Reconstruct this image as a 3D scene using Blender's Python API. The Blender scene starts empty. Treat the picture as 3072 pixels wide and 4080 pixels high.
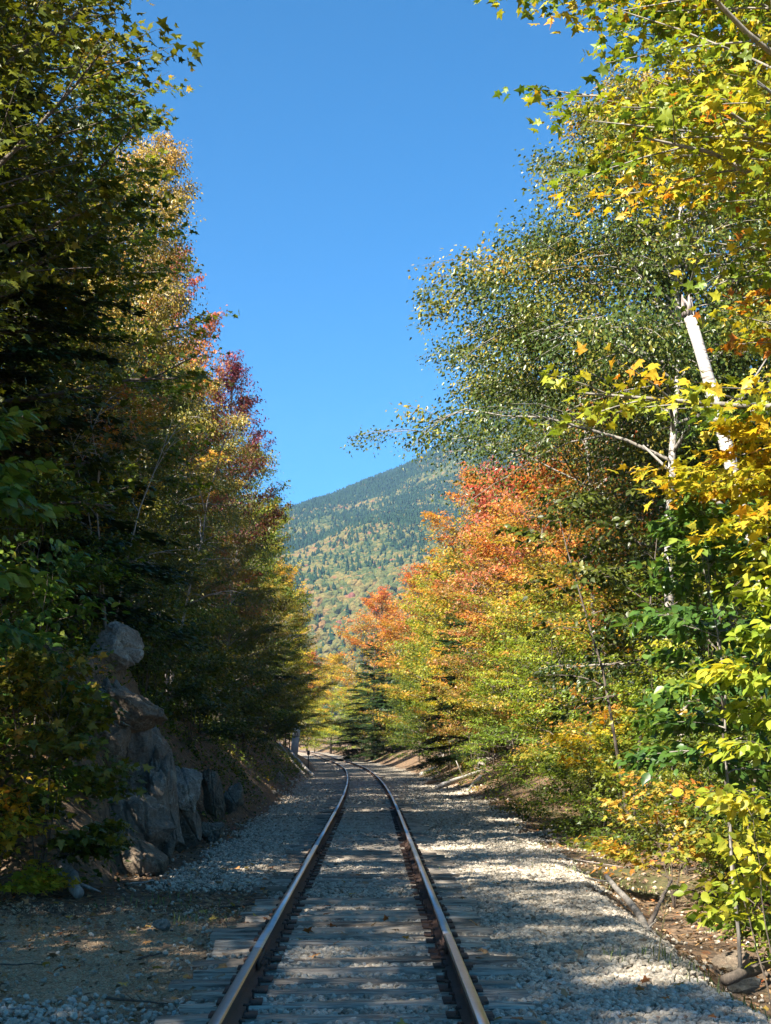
import bpy, math, random
import numpy as np
from mathutils import Matrix, Vector, Euler

rng = np.random.default_rng(7)
random.seed(7)
SC = bpy.context.scene
COL = SC.collection

# ------------------------------------------------------------------ camera, sky, sun, exposure
PITCH = math.atan(505 / 3197.0)
YAW = math.atan(28 / 3197.0 * math.cos(PITCH))
cam_d = bpy.data.cameras.new('camera')
cam_d.sensor_fit = 'VERTICAL'
cam_d.sensor_height = 24.0
cam_d.lens = 24.0 * 5896 / 4080
cam_d.clip_start = 0.1
cam_d.clip_end = 9000
cam = bpy.data.objects.new('camera', cam_d)
COL.objects.link(cam)
cam.location = (0.13, 0, 1.70)
cam.rotation_euler = Euler((math.pi / 2 + PITCH, 0, -YAW), 'XYZ')
SC.camera = cam

SUN_AZ_BEHIND = 49.0     # degrees the sun stands behind the pure left direction
SUN_EL = 44.0
_a, _e = math.radians(SUN_AZ_BEHIND), math.radians(SUN_EL)
TO_SUN = Vector((-math.cos(_a) * math.cos(_e), -math.sin(_a) * math.cos(_e), math.sin(_e)))
world = bpy.data.worlds.new('World')
SC.world = world
world.use_nodes = True
wn = world.node_tree
bg = wn.nodes['Background']
sky = wn.nodes.new('ShaderNodeTexSky')
sky.sky_type = 'NISHITA'
sky.sun_disc = False
sky.sun_elevation = _e
sky.sun_rotation = math.atan2(TO_SUN.x, TO_SUN.y)
sky.altitude = 500
sky.air_density = 0.8
sky.dust_density = 0.0
sky.ozone_density = 9.0
hsv = wn.nodes.new('ShaderNodeHueSaturation')       # clear autumn air: the deep blue of the photograph
hsv.inputs['Saturation'].default_value = 1.18
hsv.inputs['Hue'].default_value = 0.487
wn.links.new(sky.outputs[0], hsv.inputs['Color'])
wn.links.new(hsv.outputs[0], bg.inputs['Color'])
bg.inputs['Strength'].default_value = 0.050
sun_d = bpy.data.lights.new('sun', 'SUN')
sun_d.energy = 5.0
sun_d.angle = math.radians(0.53)
sun_d.color = (1.0, 0.93, 0.82)
sun = bpy.data.objects.new('sun', sun_d)
COL.objects.link(sun)
sun.rotation_euler = TO_SUN.to_track_quat('Z', 'Y').to_euler()
SC.view_settings.view_transform = 'Standard'
SC.view_settings.look = 'None'
SC.view_settings.exposure = 2.1
SC.view_settings.gamma = 1.0
SC.view_settings.use_curve_mapping = False
SC.cycles.max_bounces = 6
SC.cycles.diffuse_bounces = 4
SC.cycles.glossy_bounces = 2
SC.cycles.transmission_bounces = 3
SC.cycles.volume_bounces = 0
SC.cycles.sample_clamp_indirect = 6

# ------------------------------------------------------------------ helpers
def tag(o, label=None, cat=None, group=None, kind=None):
    if label: o['label'] = label
    if cat: o['category'] = cat
    if group: o['group'] = group
    if kind: o['kind'] = kind
    return o

def empty(name, loc, rz=0.0):
    o = bpy.data.objects.new(name, None)
    o.empty_display_size = 0.2
    COL.objects.link(o)
    o.location = loc
    o.rotation_euler = (0, 0, rz)
    return o

def mesh_np(name, V, loops, sizes, mats=None, smooth=False, midx=None, attrs=None):
    """mesh from numpy: V (n,3), flat loop indices, polygon sizes"""
    me = bpy.data.meshes.new(name)
    V = np.asarray(V, dtype=np.float32); loops = np.asarray(loops, dtype=np.int32); sizes = np.asarray(sizes, dtype=np.int32)
    me.vertices.add(len(V)); me.vertices.foreach_set('co', V.ravel())
    me.loops.add(len(loops)); me.loops.foreach_set('vertex_index', loops)
    me.polygons.add(len(sizes))
    st = np.zeros(len(sizes), dtype=np.int32); st[1:] = np.cumsum(sizes)[:-1]
    me.polygons.foreach_set('loop_start', st)
    me.polygons.foreach_set('loop_total', sizes)
    if midx is not None: me.polygons.foreach_set('material_index', np.asarray(midx, dtype=np.int32))
    if smooth: me.polygons.foreach_set('use_smooth', np.ones(len(sizes), dtype=bool))
    for an, av in (attrs or {}).items():
        at = me.attributes.new(an, 'FLOAT', 'POINT'); at.data.foreach_set('value', np.asarray(av, dtype=np.float32))
    for m in (mats or []): me.materials.append(m)
    me.update(calc_edges=True)
    return me

def link(name, me, parent=None, loc=None):
    o = bpy.data.objects.new(name, me)
    COL.objects.link(o)
    if parent is not None: o.parent = parent
    if loc is not None: o.location = loc
    return o

class Geo:
    """collects tubes, boxes and polygons, ends as one mesh"""
    def __init__(s): s.V = []; s.L = []; s.S = []; s.M = []; s.n = 0
    def add(s, V, faces, mi=0):
        V = np.asarray(V, float)
        s.V.append(V)
        for f in faces:
            s.L.extend([i + s.n for i in f]); s.S.append(len(f)); s.M.append(mi)
        s.n += len(V)
    def addnp(s, V, F, mi=0):          # F (m,k) array
        s.V.append(V); s.L.extend((F + s.n).ravel().tolist()); s.S.extend([F.shape[1]] * len(F)); s.M.extend([mi] * len(F)); s.n += len(V)
    def box(s, c, d, mi=0, R=None, taper=1.0):
        x, y, z = d[0] / 2, d[1] / 2, d[2] / 2
        P = np.array([(-x, -y, -z), (x, -y, -z), (x, y, -z), (-x, y, -z), (-x * taper, -y * taper, z), (x * taper, -y * taper, z), (x * taper, y * taper, z), (-x * taper, y * taper, z)])
        if R is not None: P = P @ np.array(R).T
        s.add(P + np.array(c), [(0, 3, 2, 1), (4, 5, 6, 7), (0, 1, 5, 4), (1, 2, 6, 5), (2, 3, 7, 6), (3, 0, 4, 7)], mi)
    def tube(s, P, r, k=6, mi=0, cap=True):
        P = np.asarray(P, float); r = np.asarray(r, float) * np.ones(len(P))
        T = np.gradient(P, axis=0); T /= (np.linalg.norm(T, axis=1, keepdims=True) + 1e-9)
        ref = np.array([0, 0, 1.0]) if abs(T[0][2]) < 0.8 else np.array([1.0, 0, 0])
        A = np.cross(T, ref); A /= (np.linalg.norm(A, axis=1, keepdims=True) + 1e-9)
        B = np.cross(T, A)
        an = np.linspace(0, 2 * math.pi, k, endpoint=False)
        V = P[:, None] + r[:, None, None] * (np.cos(an)[None, :, None] * A[:, None] + np.sin(an)[None, :, None] * B[:, None])
        n = len(P)
        i = np.arange(n - 1)[:, None] * k; j = np.arange(k)[None]; j2 = (j + 1) % k
        F = np.stack([i + j, i + j2, i + k + j2, i + k + j], -1).reshape(-1, 4)
        s.addnp(V.reshape(-1, 3), F, mi)
        if cap:
            base = s.n - n * k
            s.L.extend([base + q for q in range(k)][::-1]); s.S.append(k); s.M.append(mi)
            s.L.extend([base + (n - 1) * k + q for q in range(k)]); s.S.append(k); s.M.append(mi)
    def mesh(s, name, mats, smooth=False, attrs=None):
        return mesh_np(name, np.concatenate(s.V), s.L, s.S, mats, smooth, s.M, attrs)

# value noise for the shapes (plain numpy, smooth)
_perm = np.random.default_rng(3).random((64, 64))
def vnoise(x, y):
    x = np.asarray(x, float); y = np.asarray(y, float)
    xi = np.floor(x).astype(int); yi = np.floor(y).astype(int); fx = x - xi; fy = y - yi
    fx = fx * fx * (3 - 2 * fx); fy = fy * fy * (3 - 2 * fy)
    g = lambda a, b: _perm[a % 64, b % 64]
    return (g(xi, yi) * (1 - fx) + g(xi + 1, yi) * fx) * (1 - fy) + (g(xi, yi + 1) * (1 - fx) + g(xi + 1, yi + 1) * fx) * fy
def fbm(x, y, o=4):
    v = 0; a = .5
    for i in range(o): v = v + a * vnoise(x * 2 ** i + 17 * i, y * 2 ** i + 31 * i); a *= .5
    return v
def sstep(a, b, x):
    t = np.clip((np.asarray(x, float) - a) / (b - a), 0, 1); return t * t * (3 - 2 * t)

# ------------------------------------------------------------------ materials
def mat(name):
    m = bpy.data.materials.new(name); m.use_nodes = True
    nt = m.node_tree; return m, nt, nt.nodes['Principled BSDF']
def N(nt, t, **kw):
    n = nt.nodes.new(t)
    for k, v in kw.items(): setattr(n, k, v)
    return n
def ramp(nt, stops, fac, interp='LINEAR'):
    r = N(nt, 'ShaderNodeValToRGB'); cr = r.color_ramp; cr.interpolation = interp
    while len(cr.elements) < len(stops): cr.elements.new(0.5)
    for e, (p, c) in zip(cr.elements, stops): e.position = p; e.color = (c[0], c[1], c[2], 1)
    nt.links.new(fac, r.inputs[0]); return r
def noise(nt, scale, detail=4, vec=None, rough=.55):
    n = N(nt, 'ShaderNodeTexNoise'); n.inputs['Scale'].default_value = scale; n.inputs['Detail'].default_value = detail; n.inputs['Roughness'].default_value = rough
    if vec is not None: nt.links.new(vec, n.inputs['Vector'])
    return n
def bump(nt, h, bs, strength=.5, dist=.01):
    b = N(nt, 'ShaderNodeBump'); b.inputs['Strength'].default_value = strength; b.inputs['Distance'].default_value = dist
    nt.links.new(h, b.inputs['Height']); nt.links.new(b.outputs[0], bs.inputs['Normal']); return b
def mixc(nt, a, b, f, mode='MIX'):
    m = N(nt, 'ShaderNodeMix', data_type='RGBA', blend_type=mode)
    for s, v in ((m.inputs[6], a), (m.inputs[7], b)):
        if hasattr(v, 'links'): nt.links.new(v, s)
        else: s.default_value = (*v, 1)
    if hasattr(f, 'links'): nt.links.new(f, m.inputs[0])
    else: m.inputs[0].default_value = f
    return m.outputs[2]

def leaf_mat(name, stops, transl=.42, rough=.45, coat=0.0):
    m, nt, bs = mat(name)
    at = N(nt, 'ShaderNodeAttribute', attribute_name='tint')
    r = ramp(nt, stops, at.outputs['Fac'])
    at2 = N(nt, 'ShaderNodeAttribute', attribute_name='val')
    mu = N(nt, 'ShaderNodeMath', operation='MULTIPLY_ADD'); mu.inputs[1].default_value = .75; mu.inputs[2].default_value = .62
    nt.links.new(at2.outputs['Fac'], mu.inputs[0])
    v = N(nt, 'ShaderNodeVectorMath', operation='SCALE'); nt.links.new(r.outputs[0], v.inputs[0]); nt.links.new(mu.outputs[0], v.inputs['Scale'])
    gpos = N(nt, 'ShaderNodeNewGeometry'); nz = noise(nt, 26, 3, gpos.outputs['Position'], .6)
    sp = ramp(nt, [(.30, (.45, .30, .18)), (.40, (1, 1, 1)), (.62, (1, 1, 1)), (.75, (1.25, 1.15, .85))], nz.outputs[0])
    vm = N(nt, 'ShaderNodeVectorMath', operation='MULTIPLY'); nt.links.new(v.outputs[0], vm.inputs[0]); nt.links.new(sp.outputs[0], vm.inputs[1]); v = vm
    nt.links.new(v.outputs[0], bs.inputs['Base Color'])
    bs.inputs['Roughness'].default_value = rough
    bs.inputs['Specular IOR Level'].default_value = .35
    tr = N(nt, 'ShaderNodeBsdfTranslucent')
    v2 = N(nt, 'ShaderNodeVectorMath', operation='MULTIPLY'); v2.inputs[1].default_value = (1.35, 1.35, .7)
    nt.links.new(v.outputs[0], v2.inputs[0]); nt.links.new(v2.outputs[0], tr.inputs['Color'])
    mx = N(nt, 'ShaderNodeMixShader'); mx.inputs[0].default_value = transl
    nt.links.new(bs.outputs[0], mx.inputs[1]); nt.links.new(tr.outputs[0], mx.inputs[2])
    nt.links.new(mx.outputs[0], nt.nodes['Material Output'].inputs[0])
    return m

G0 = (.028, .060, .012); G1 = (.065, .12, .016); G2 = (.15, .21, .02); YG = (.27, .29, .024); YE = (.48, .35, .025)
OR = (.50, .17, .02); RE = (.38, .055, .03); PU = (.13, .018, .035); BR = (.20, .10, .04)
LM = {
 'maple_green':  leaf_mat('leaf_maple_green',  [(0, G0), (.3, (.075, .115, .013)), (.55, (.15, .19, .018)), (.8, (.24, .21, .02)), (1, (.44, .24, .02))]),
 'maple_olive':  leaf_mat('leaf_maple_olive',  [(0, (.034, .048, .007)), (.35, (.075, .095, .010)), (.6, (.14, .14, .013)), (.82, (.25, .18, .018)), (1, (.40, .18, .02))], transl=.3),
 'maple_yellow': leaf_mat('leaf_maple_yellow', [(0, G1), (.3, G2), (.55, YG), (.8, YE), (1, OR)]),
 'maple_gold':   leaf_mat('leaf_maple_gold',   [(0, G2), (.3, YG), (.6, YE), (.85, (.5, .24, .02)), (1, OR)]),
 'maple_orange': leaf_mat('leaf_maple_orange', [(0, (.10, .15, .02)), (.3, (.24, .24, .03)), (.5, (.46, .27, .04)), (.75, (.50, .17, .04)), (1, (.42, .08, .04))]),
 'maple_red':    leaf_mat('leaf_maple_red',    [(0, (.12, .14, .025)), (.3, (.28, .20, .05)), (.55, (.44, .17, .08)), (.8, (.44, .10, .06)), (1, (.40, .05, .05))]),
 'maple_purple': leaf_mat('leaf_maple_purple', [(0, (.05, .075, .012)), (.42, (.11, .09, .015)), (.55, (.12, .035, .02)), (.8, (.12, .018, .028)), (1, (.16, .016, .035))]),
 'birch':        leaf_mat('leaf_birch',        [(0, (.030, .060, .016)), (.4, (.07, .105, .022)), (.62, (.17, .18, .03)), (.82, (.38, .28, .04)), (1, (.42, .23, .06))], transl=.3, rough=.35),
 'birch_gold':   leaf_mat('leaf_birch_gold',   [(0, G1), (.3, (.11, .13, .03)), (.6, (.30, .22, .035)), (1, (.42, .24, .06))], transl=.3, rough=.38),
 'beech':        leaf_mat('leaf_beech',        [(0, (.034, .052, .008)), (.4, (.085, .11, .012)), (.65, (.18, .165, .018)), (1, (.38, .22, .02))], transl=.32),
 'bright':       leaf_mat('leaf_bright_green', [(0, G1), (.3, (.13, .20, .02)), (.6, (.25, .30, .028)), (1, (.46, .38, .03))]),
 'broad':        leaf_mat('leaf_broad',        [(0, (.03, .075, .02)), (.5, (.07, .14, .022)), (.8, (.16, .22, .03)), (1, (.30, .26, .06))], transl=.38, rough=.38),
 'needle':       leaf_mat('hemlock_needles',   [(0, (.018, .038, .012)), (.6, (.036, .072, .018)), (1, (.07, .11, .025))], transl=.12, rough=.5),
 'litter':       leaf_mat('fallen_leaf',       [(0, (.085, .055, .036)), (.35, (.18, .12, .072)), (.6, (.28, .19, .115)), (.8, (.34, .2, .08)), (.9, (.42, .13, .03)), (.96, (.40, .30, .06)), (1, (.36, .05, .03))], transl=.15, rough=.6),
}
def bark(name, a, b, scale=18, str_=.6):
    m, nt, bs = mat(name)
    tc = N(nt, 'ShaderNodeTexCoord'); mp = N(nt, 'ShaderNodeMapping'); mp.inputs['Scale'].default_value = (1, 1, .22)
    nt.links.new(tc.outputs['Object'], mp.inputs[0])
    n = noise(nt, scale, 6, mp.outputs[0], .65); r = ramp(nt, [(.3, a), (.7, b)], n.outputs[0])
    nt.links.new(r.outputs[0], bs.inputs['Base Color']); bs.inputs['Roughness'].default_value = .9
    bump(nt, n.outputs[0], bs, str_, .02); return m
M_BARK = bark('bark_brown', (.045, .035, .027), (.15, .12, .095))
M_BARKG = bark('bark_grey', (.10, .09, .075), (.30, .27, .23), 14)
M_TWIG = bark('twig_bark', (.05, .04, .03), (.13, .10, .075), 40)
M_DEAD = bark('dead_wood', (.16, .13, .11), (.46, .40, .35), 20)
def birch_bark():
    m, nt, bs = mat('bark_birch_white')
    tc = N(nt, 'ShaderNodeTexCoord'); mp = N(nt, 'ShaderNodeMapping'); mp.inputs['Scale'].default_value = (1.6, 1.6, 8)
    nt.links.new(tc.outputs['Object'], mp.inputs[0])
    n = noise(nt, 1.6, 5, mp.outputs[0], .62)
    r = ramp(nt, [(.33, (.03, .026, .023)), (.40, (.20, .165, .135)), (.46, (.42, .39, .35)), (.8, (.54, .51, .46))], n.outputs[0])
    n2 = noise(nt, 2.5, 3, tc.outputs['Object']); r2 = ramp(nt, [(.3, (.55, .5, .45)), (.55, (1, 1, 1))], n2.outputs[0])
    mp3 = N(nt, 'ShaderNodeMapping'); mp3.inputs['Scale'].default_value = (5, 5, 42); nt.links.new(tc.outputs['Object'], mp3.inputs[0])
    n3 = noise(nt, 1.0, 3, mp3.outputs[0], .5); r3 = ramp(nt, [(.34, (.12, .10, .085)), (.41, (1, 1, 1))], n3.outputs[0])       # thin dark lenticels
    c0 = mixc(nt, r.outputs[0], r2.outputs[0], .7, 'MULTIPLY')
    nt.links.new(mixc(nt, c0, r3.outputs[0], .8, 'MULTIPLY'), bs.inputs['Base Color'])
    bs.inputs['Roughness'].default_value = .6; bump(nt, n.outputs[0], bs, .5, .012); return m
M_BIRCH = birch_bark()

def rock_mat(name, base=(.30, .265, .22), warm=(.25, .17, .115), lich=(.44, .43, .36)):
    m, nt, bs = mat(name)
    tc = N(nt, 'ShaderNodeTexCoord'); g = N(nt, 'ShaderNodeNewGeometry')
    n = noise(nt, 1.6, 6, g.outputs['Position'], .6); n2 = noise(nt, 22, 6, g.outputs['Position'], .7); n3 = noise(nt, 4.5, 8, g.outputs['Position'], .75)
    r = ramp(nt, [(.32, tuple(c * .55 for c in base)), (.5, base), (.68, warm)], n.outputs[0])
    c = mixc(nt, r.outputs[0], ramp(nt, [(.3, (.35, .34, .33)), (.7, (1, 1, 1))], n2.outputs[0]).outputs[0], .75, 'MULTIPLY')
    lf = ramp(nt, [(.54, (0, 0, 0)), (.62, (1, 1, 1))], n3.outputs[0])
    sc = N(nt, 'ShaderNodeMath', operation='MULTIPLY'); sc.inputs[1].default_value = .65; nt.links.new(lf.outputs[0], sc.inputs[0])
    nt.links.new(mixc(nt, c, lich, sc.outputs[0]), bs.inputs['Base Color'])
    bs.inputs['Roughness'].default_value = .92
    ad = N(nt, 'ShaderNodeMath', operation='ADD'); nt.links.new(n2.outputs[0], ad.inputs[0]); nt.links.new(n3.outputs[0], ad.inputs[1])
    bump(nt, ad.outputs[0], bs, 1.0, .075); return m
M_ROCK = rock_mat('granite_weathered', (.30, .265, .21), (.26, .18, .12), (.44, .42, .34))
M_ROCKP = rock_mat('granite_pale', (.42, .39, .33), (.31, .25, .19), (.60, .58, .49))
M_ROCKB = rock_mat('granite_brown', (.29, .22, .15), (.25, .15, .09), (.38, .34, .25))

# ground: one sheet, zones from point attributes
def ground_mat():
    m, nt, bs = mat('ground_surface')
    P = N(nt, 'ShaderNodeNewGeometry').outputs['Position']
    zone = lambda n_: N(nt, 'ShaderNodeAttribute', attribute_name=n_).outputs['Fac']
    # leaf litter / soil
    n1 = noise(nt, 9, 8, P, .7); n2 = noise(nt, 60, 3, P, .6)
    vo = N(nt, 'ShaderNodeTexVoronoi'); vo.inputs['Scale'].default_value = 17; nt.links.new(P, vo.inputs['Vector'])
    soil = ramp(nt, [(.3, (.045, .032, .022)), (.55, (.12, .085, .055)), (.75, (.22, .16, .105))], n1.outputs[0])
    vsep = N(nt, 'ShaderNodeSeparateColor'); nt.links.new(vo.outputs['Color'], vsep.inputs[0])
    flake = ramp(nt, [(0, (.04, .028, .02)), (.45, (.14, .095, .06)), (.75, (.25, .17, .105)), (.93, (.30, .17, .08)), (1, (.34, .12, .04))], vsep.outputs[0])
    soil_c = mixc(nt, soil.outputs[0], flake.outputs[0], .55)
    # ballast bed (coarse stones seen from afar)
    v2 = N(nt, 'ShaderNodeTexVoronoi'); v2.inputs['Scale'].default_value = 19; nt.links.new(P, v2.inputs['Vector'])
    v2s = N(nt, 'ShaderNodeSeparateColor'); nt.links.new(v2.outputs['Color'], v2s.inputs[0])
    st = ramp(nt, [(0, (.14, .115, .08)), (.4, (.33, .285, .22)), (.8, (.51, .45, .36)), (1, (.62, .55, .44))], v2s.outputs[0])
    ed = ramp(nt, [(.25, (1, 1, 1)), (.75, (.28, .26, .24))], v2.outputs['Distance'])
    bal = mixc(nt, st.outputs[0], ed.outputs[0], .8, 'MULTIPLY')
    nb = noise(nt, .9, 5, P, .6)
    bal = mixc(nt, bal, (.12, .10, .085), ramp(nt, [(.45, (0, 0, 0)), (.75, (.55, .55, .55))], nb.outputs[0]).outputs[0])
    # tan fine grit of the crossing
    v3 = N(nt, 'ShaderNodeTexVoronoi'); v3.inputs['Scale'].default_value = 75; nt.links.new(P, v3.inputs['Vector'])
    v3s = N(nt, 'ShaderNodeSeparateColor'); nt.links.new(v3.outputs['Color'], v3s.inputs[0])
    gr = ramp(nt, [(0, (.22, .14, .075)), (.5, (.44, .30, .17)), (1, (.62, .47, .31))], v3s.outputs[0])
    n4 = noise(nt, 2.2, 6, P, .65)
    grit = mixc(nt, gr.outputs[0], ramp(nt, [(.35, (.55, .5, .45)), (.65, (1, 1, 1))], n4.outputs[0]).outputs[0], .8, 'MULTIPLY')
    # moss and low growth
    moss = ramp(nt, [(.35, (.03, .04, .012)), (.7, (.10, .11, .03))], noise(nt, 14, 5, P).outputs[0])
    c = mixc(nt, soil_c, bal, zone('ballast')); c = mixc(nt, c, grit, zone('grit')); c = mixc(nt, c, moss.outputs[0], zone('moss'))
    nt.links.new(c, bs.inputs['Base Color']); bs.inputs['Roughness'].default_value = .95; bs.inputs['Specular IOR Level'].default_value = .2
    inv = N(nt, 'ShaderNodeMath', operation='SUBTRACT'); inv.inputs[0].default_value = 1; nt.links.new(v2.outputs['Distance'], inv.inputs[1])
    m1 = N(nt, 'ShaderNodeMath', operation='MULTIPLY'); nt.links.new(inv.outputs[0], m1.inputs[0]); nt.links.new(zone('ballast'), m1.inputs[1])
    a1 = N(nt, 'ShaderNodeMath', operation='MULTIPLY_ADD'); nt.links.new(n1.outputs[0], a1.inputs[0]); a1.inputs[1].default_value = .6; nt.links.new(m1.outputs[0], a1.inputs[2])
    a2 = N(nt, 'ShaderNodeMath', operation='MULTIPLY_ADD'); nt.links.new(v3.outputs['Distance'], a2.inputs[0]); a2.inputs[1].default_value = -.25; nt.links.new(a1.outputs[0], a2.inputs[2])
    bump(nt, a2.outputs[0], bs, .8, .04)
    return m
M_GROUND = ground_mat()

def stone_mat():
    m, nt, bs = mat('crushed_stone')
    at = N(nt, 'ShaderNodeAttribute', attribute_name='tint', attribute_type='INSTANCER')
    g = N(nt, 'ShaderNodeNewGeometry')
    r = ramp(nt, [(0, (.12, .095, .065)), (.2, (.27, .23, .17)), (.5, (.45, .39, .30)), (.75, (.60, .53, .42)), (.88, (.36, .28, .20)), (.95, (.60, .57, .51)), (1, (.25, .15, .10))], at.outputs['Fac'])
    n = noise(nt, 60, 4, g.outputs['Position'], .7)
    c = mixc(nt, r.outputs[0], ramp(nt, [(.3, (.5, .5, .5)), (.65, (1, 1, 1))], n.outputs[0]).outputs[0], .7, 'MULTIPLY')
    nt.links.new(c, bs.inputs['Base Color']); bs.inputs['Roughness'].default_value = .85; bump(nt, n.outputs[0], bs, .4, .004)
    return m
M_STONE = stone_mat()

def tie_mat():
    m, nt, bs = mat('weathered_tie')
    tc = N(nt, 'ShaderNodeTexCoord'); oi = N(nt, 'ShaderNodeObjectInfo')
    mp = N(nt, 'ShaderNodeMapping'); mp.inputs['Scale'].default_value = (.7, 14, 14); nt.links.new(tc.outputs['Object'], mp.inputs[0])
    ad = N(nt, 'ShaderNodeVectorMath', operation='ADD'); nt.links.new(mp.outputs[0], ad.inputs[0]); nt.links.new(oi.outputs['Location'], ad.inputs[1])
    n = noise(nt, 3.2, 7, ad.outputs[0], .7)
    r = ramp(nt, [(.30, (.025, .021, .018)), (.40, (.18, .15, .12)), (.54, (.42, .36, .29)), (.75, (.62, .55, .45))], n.outputs[0])
    r2 = ramp(nt, [(0, (.45, .42, .38)), (.4, (.85, .82, .79)), (1, (1.2, 1.18, 1.15))], oi.outputs['Random'])
    nt.links.new(mixc(nt, r.outputs[0], r2.outputs[0], .85, 'MULTIPLY'), bs.inputs['Base Color']); bs.inputs['Roughness'].default_value = .9
    bump(nt, n.outputs[0], bs, .9, .015); return m
M_TIE = tie_mat()
def simple(name, c, rough=.8, metal=0, nscale=30, var=.35, strength=.3):
    m, nt, bs = mat(name); g = N(nt, 'ShaderNodeNewGeometry')
    n = noise(nt, nscale, 6, g.outputs['Position'], .65)
    r = ramp(nt, [(.3, tuple(x * (1 - var) for x in c)), (.7, tuple(min(1, x * (1 + var)) for x in c))], n.outputs[0])
    nt.links.new(r.outputs[0], bs.inputs['Base Color']); bs.inputs['Roughness'].default_value = rough; bs.inputs['Metallic'].default_value = metal
    bump(nt, n.outputs[0], bs, strength, .005); return m
M_RUST = simple('rusty_steel', (.075, .042, .030), .85, 0, 45, .5, .6)
M_RAILTOP = simple('rail_running_surface', (.55, .52, .50), .30, .9, 8, .12, .05)
M_CONC = simple('concrete_weathered', (.20, .17, .14), .92, 0, 12, .35, .5)
M_POST = simple('painted_concrete_white', (.62, .62, .62), .8, 0, 9, .14, .3)
M_POSTG = simple('concrete_bare_grey', (.36, .35, .35), .9, 0, 9, .2, .3)
M_BLACK = simple('black_paint', (.02, .02, .02), .6, 0, 20, .2, .1)

# ------------------------------------------------------------------ track line and terrain
_cy = np.array([-60, 45, 60, 70, 85, 98, 115, 130, 150, 175, 200, 225, 255, 290, 330, 400, 500.])
_cx = np.array([0, 0, -.13, -.26, -.55, -.84, -1.45, -2.1, -3.05, -4.5, -6, -7.6, -9.8, -13, -17.5, -28, -50.])
_dy = np.arange(-60, 500, 1.0)
_dx = np.interp(_dy, _cy, _cx)
for _ in range(3): _dx = np.convolve(np.pad(_dx, 6, mode='edge'), np.ones(13) / 13, 'valid')
def xc(Y): return np.interp(Y, _dy, _dx)
def zt(Y): return .004 * np.maximum(0, np.asarray(Y, float) - 180)
def ground_z(x, Y, detail=True):
    x = np.asarray(x, float); Y = np.asarray(Y, float)
    s = x - xc(Y); z = zt(Y) - .055 + 0 * s
    # right side: shoulder, near ditch, farther bank
    near = 1 - sstep(17, 27, Y); mid = sstep(38, 55, Y)
    er = 2.55 + .035 * np.clip(Y - 12, 0, 30)
    z = z - near * (.55 * sstep(er - .1, er + 1.1, s)) + near * .8 * sstep(6, 10, s)
    z = z - (1 - near) * (1 - mid) * .10 * sstep(er, er + 1, s) + (1 - near) * .10 * np.clip(s - 5.5, 0, 30)
    z = z + mid * 1.15 * sstep(3.3, 6.6, s)
    # left side: flat crossing near, then bank
    lb = sstep(17.8, 21.5, Y + .35 * (x + 3))
    q = np.clip(-s - np.interp(Y, [17, 30, 42], [3.2, 3.15, 2.75]), 0, None)
    steep = np.interp(Y, [18, 21, 25.5, 30, 36, 50, 90, 140, 200, 300], [2.2, 2.7, 3.3, 1.8, 1.2, .85, .78, .6, .4, .3])
    cap = np.interp(Y, [18, 24, 34, 50, 140, 300], [3.3, 3.1, 2.9, 2.2, 1.6, .8])
    z = z + lb * (np.minimum(steep * q, cap) + .32 * np.clip(q - cap / steep, 0, 12)) * sstep(0, .35, q)
    z = z + (1 - lb) * .35 * sstep(6, 12, -s)
    if detail:
        out = sstep(2.4, 3.6, np.abs(s))
        z = z + out * (fbm(x * .8, Y * .8) - .47) * .35 + (fbm(x * 3, Y * 3, 3) - .45) * .05 * (.3 + out)
    return z

def build_ground():
    ys = np.concatenate([np.arange(-40, 6, 2.0), np.arange(6, 32, .12), np.arange(32, 70, .35), np.arange(70, 200, 1.2), np.arange(200, 400, 8), np.geomspace(400, 6500, 26)])
    xs_r = np.concatenate([np.arange(-8, 8, .135), np.arange(8, 30, 1.0), np.geomspace(30, 5000, 22)])
    xs = np.concatenate([-np.geomspace(5000, 30, 22), np.arange(-29, -8, 1.0), xs_r])
    X, Y = np.meshgrid(xs, ys)
    X = X + xc(Y) * (np.abs(X) < 400)
    Z = ground_z(X, np.clip(Y, -40, 499))
    far = sstep(25, 60, np.abs(X - xc(Y))) ; Z = Z * (1 - far) + far * np.clip(Z, 0, 2)
    s = X - xc(Y)
    j = (fbm(X * 1.6, Y * .9) - .47)
    er = 2.6 + .03 * np.clip(Y - 12, 0, 32) + j * 1.2
    el = -(2.1 + .012 * np.clip(Y - 18, 0, 60)) + j * 1.0
    bal = sstep(-.25, .25, er - s) * sstep(-.3, .3, s - el)
    patch = sstep(-.8, .2, -1.15 - s + j * .8) * (1 - sstep(18.0, 19.5, Y)) * sstep(9, 11.5, Y + s * .8 + 2)
    bal = bal * (1 - patch)
    bal = bal * (1 - .45 * sstep(.62, .75, fbm(X * .7 + 9, Y * .35)))
    grit = sstep(-.3, .5, -1.0 - s + j * 1.5) * (1 - sstep(14.8, 16.6, Y + j * 2.5)) * (1 - bal)
    moss = .7 * sstep(.50, .62, fbm(X * .9 + 40, Y * .5)) * sstep(er + .1, er + .6, s) * (1 - sstep(er + 1.2, er + 3, s)) * (1 - sstep(40, 60, Y))
    ny, nx = X.shape
    i = np.arange(ny - 1)[:, None] * nx; k = np.arange(nx - 1)[None]
    F = np.stack([i + k, i + k + 1, i + nx + k + 1, i + nx + k], -1).reshape(-1, 4)
    V = np.stack([X, Y, Z], -1).reshape(-1, 3)
    me = mesh_np('ground', V, F.ravel(), np.full(len(F), 4), [M_GROUND], True, None,
                 dict(ballast=bal.ravel(), grit=grit.ravel(), moss=moss.ravel()))
    tag(link('ground', me), kind='structure')
build_ground()

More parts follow.
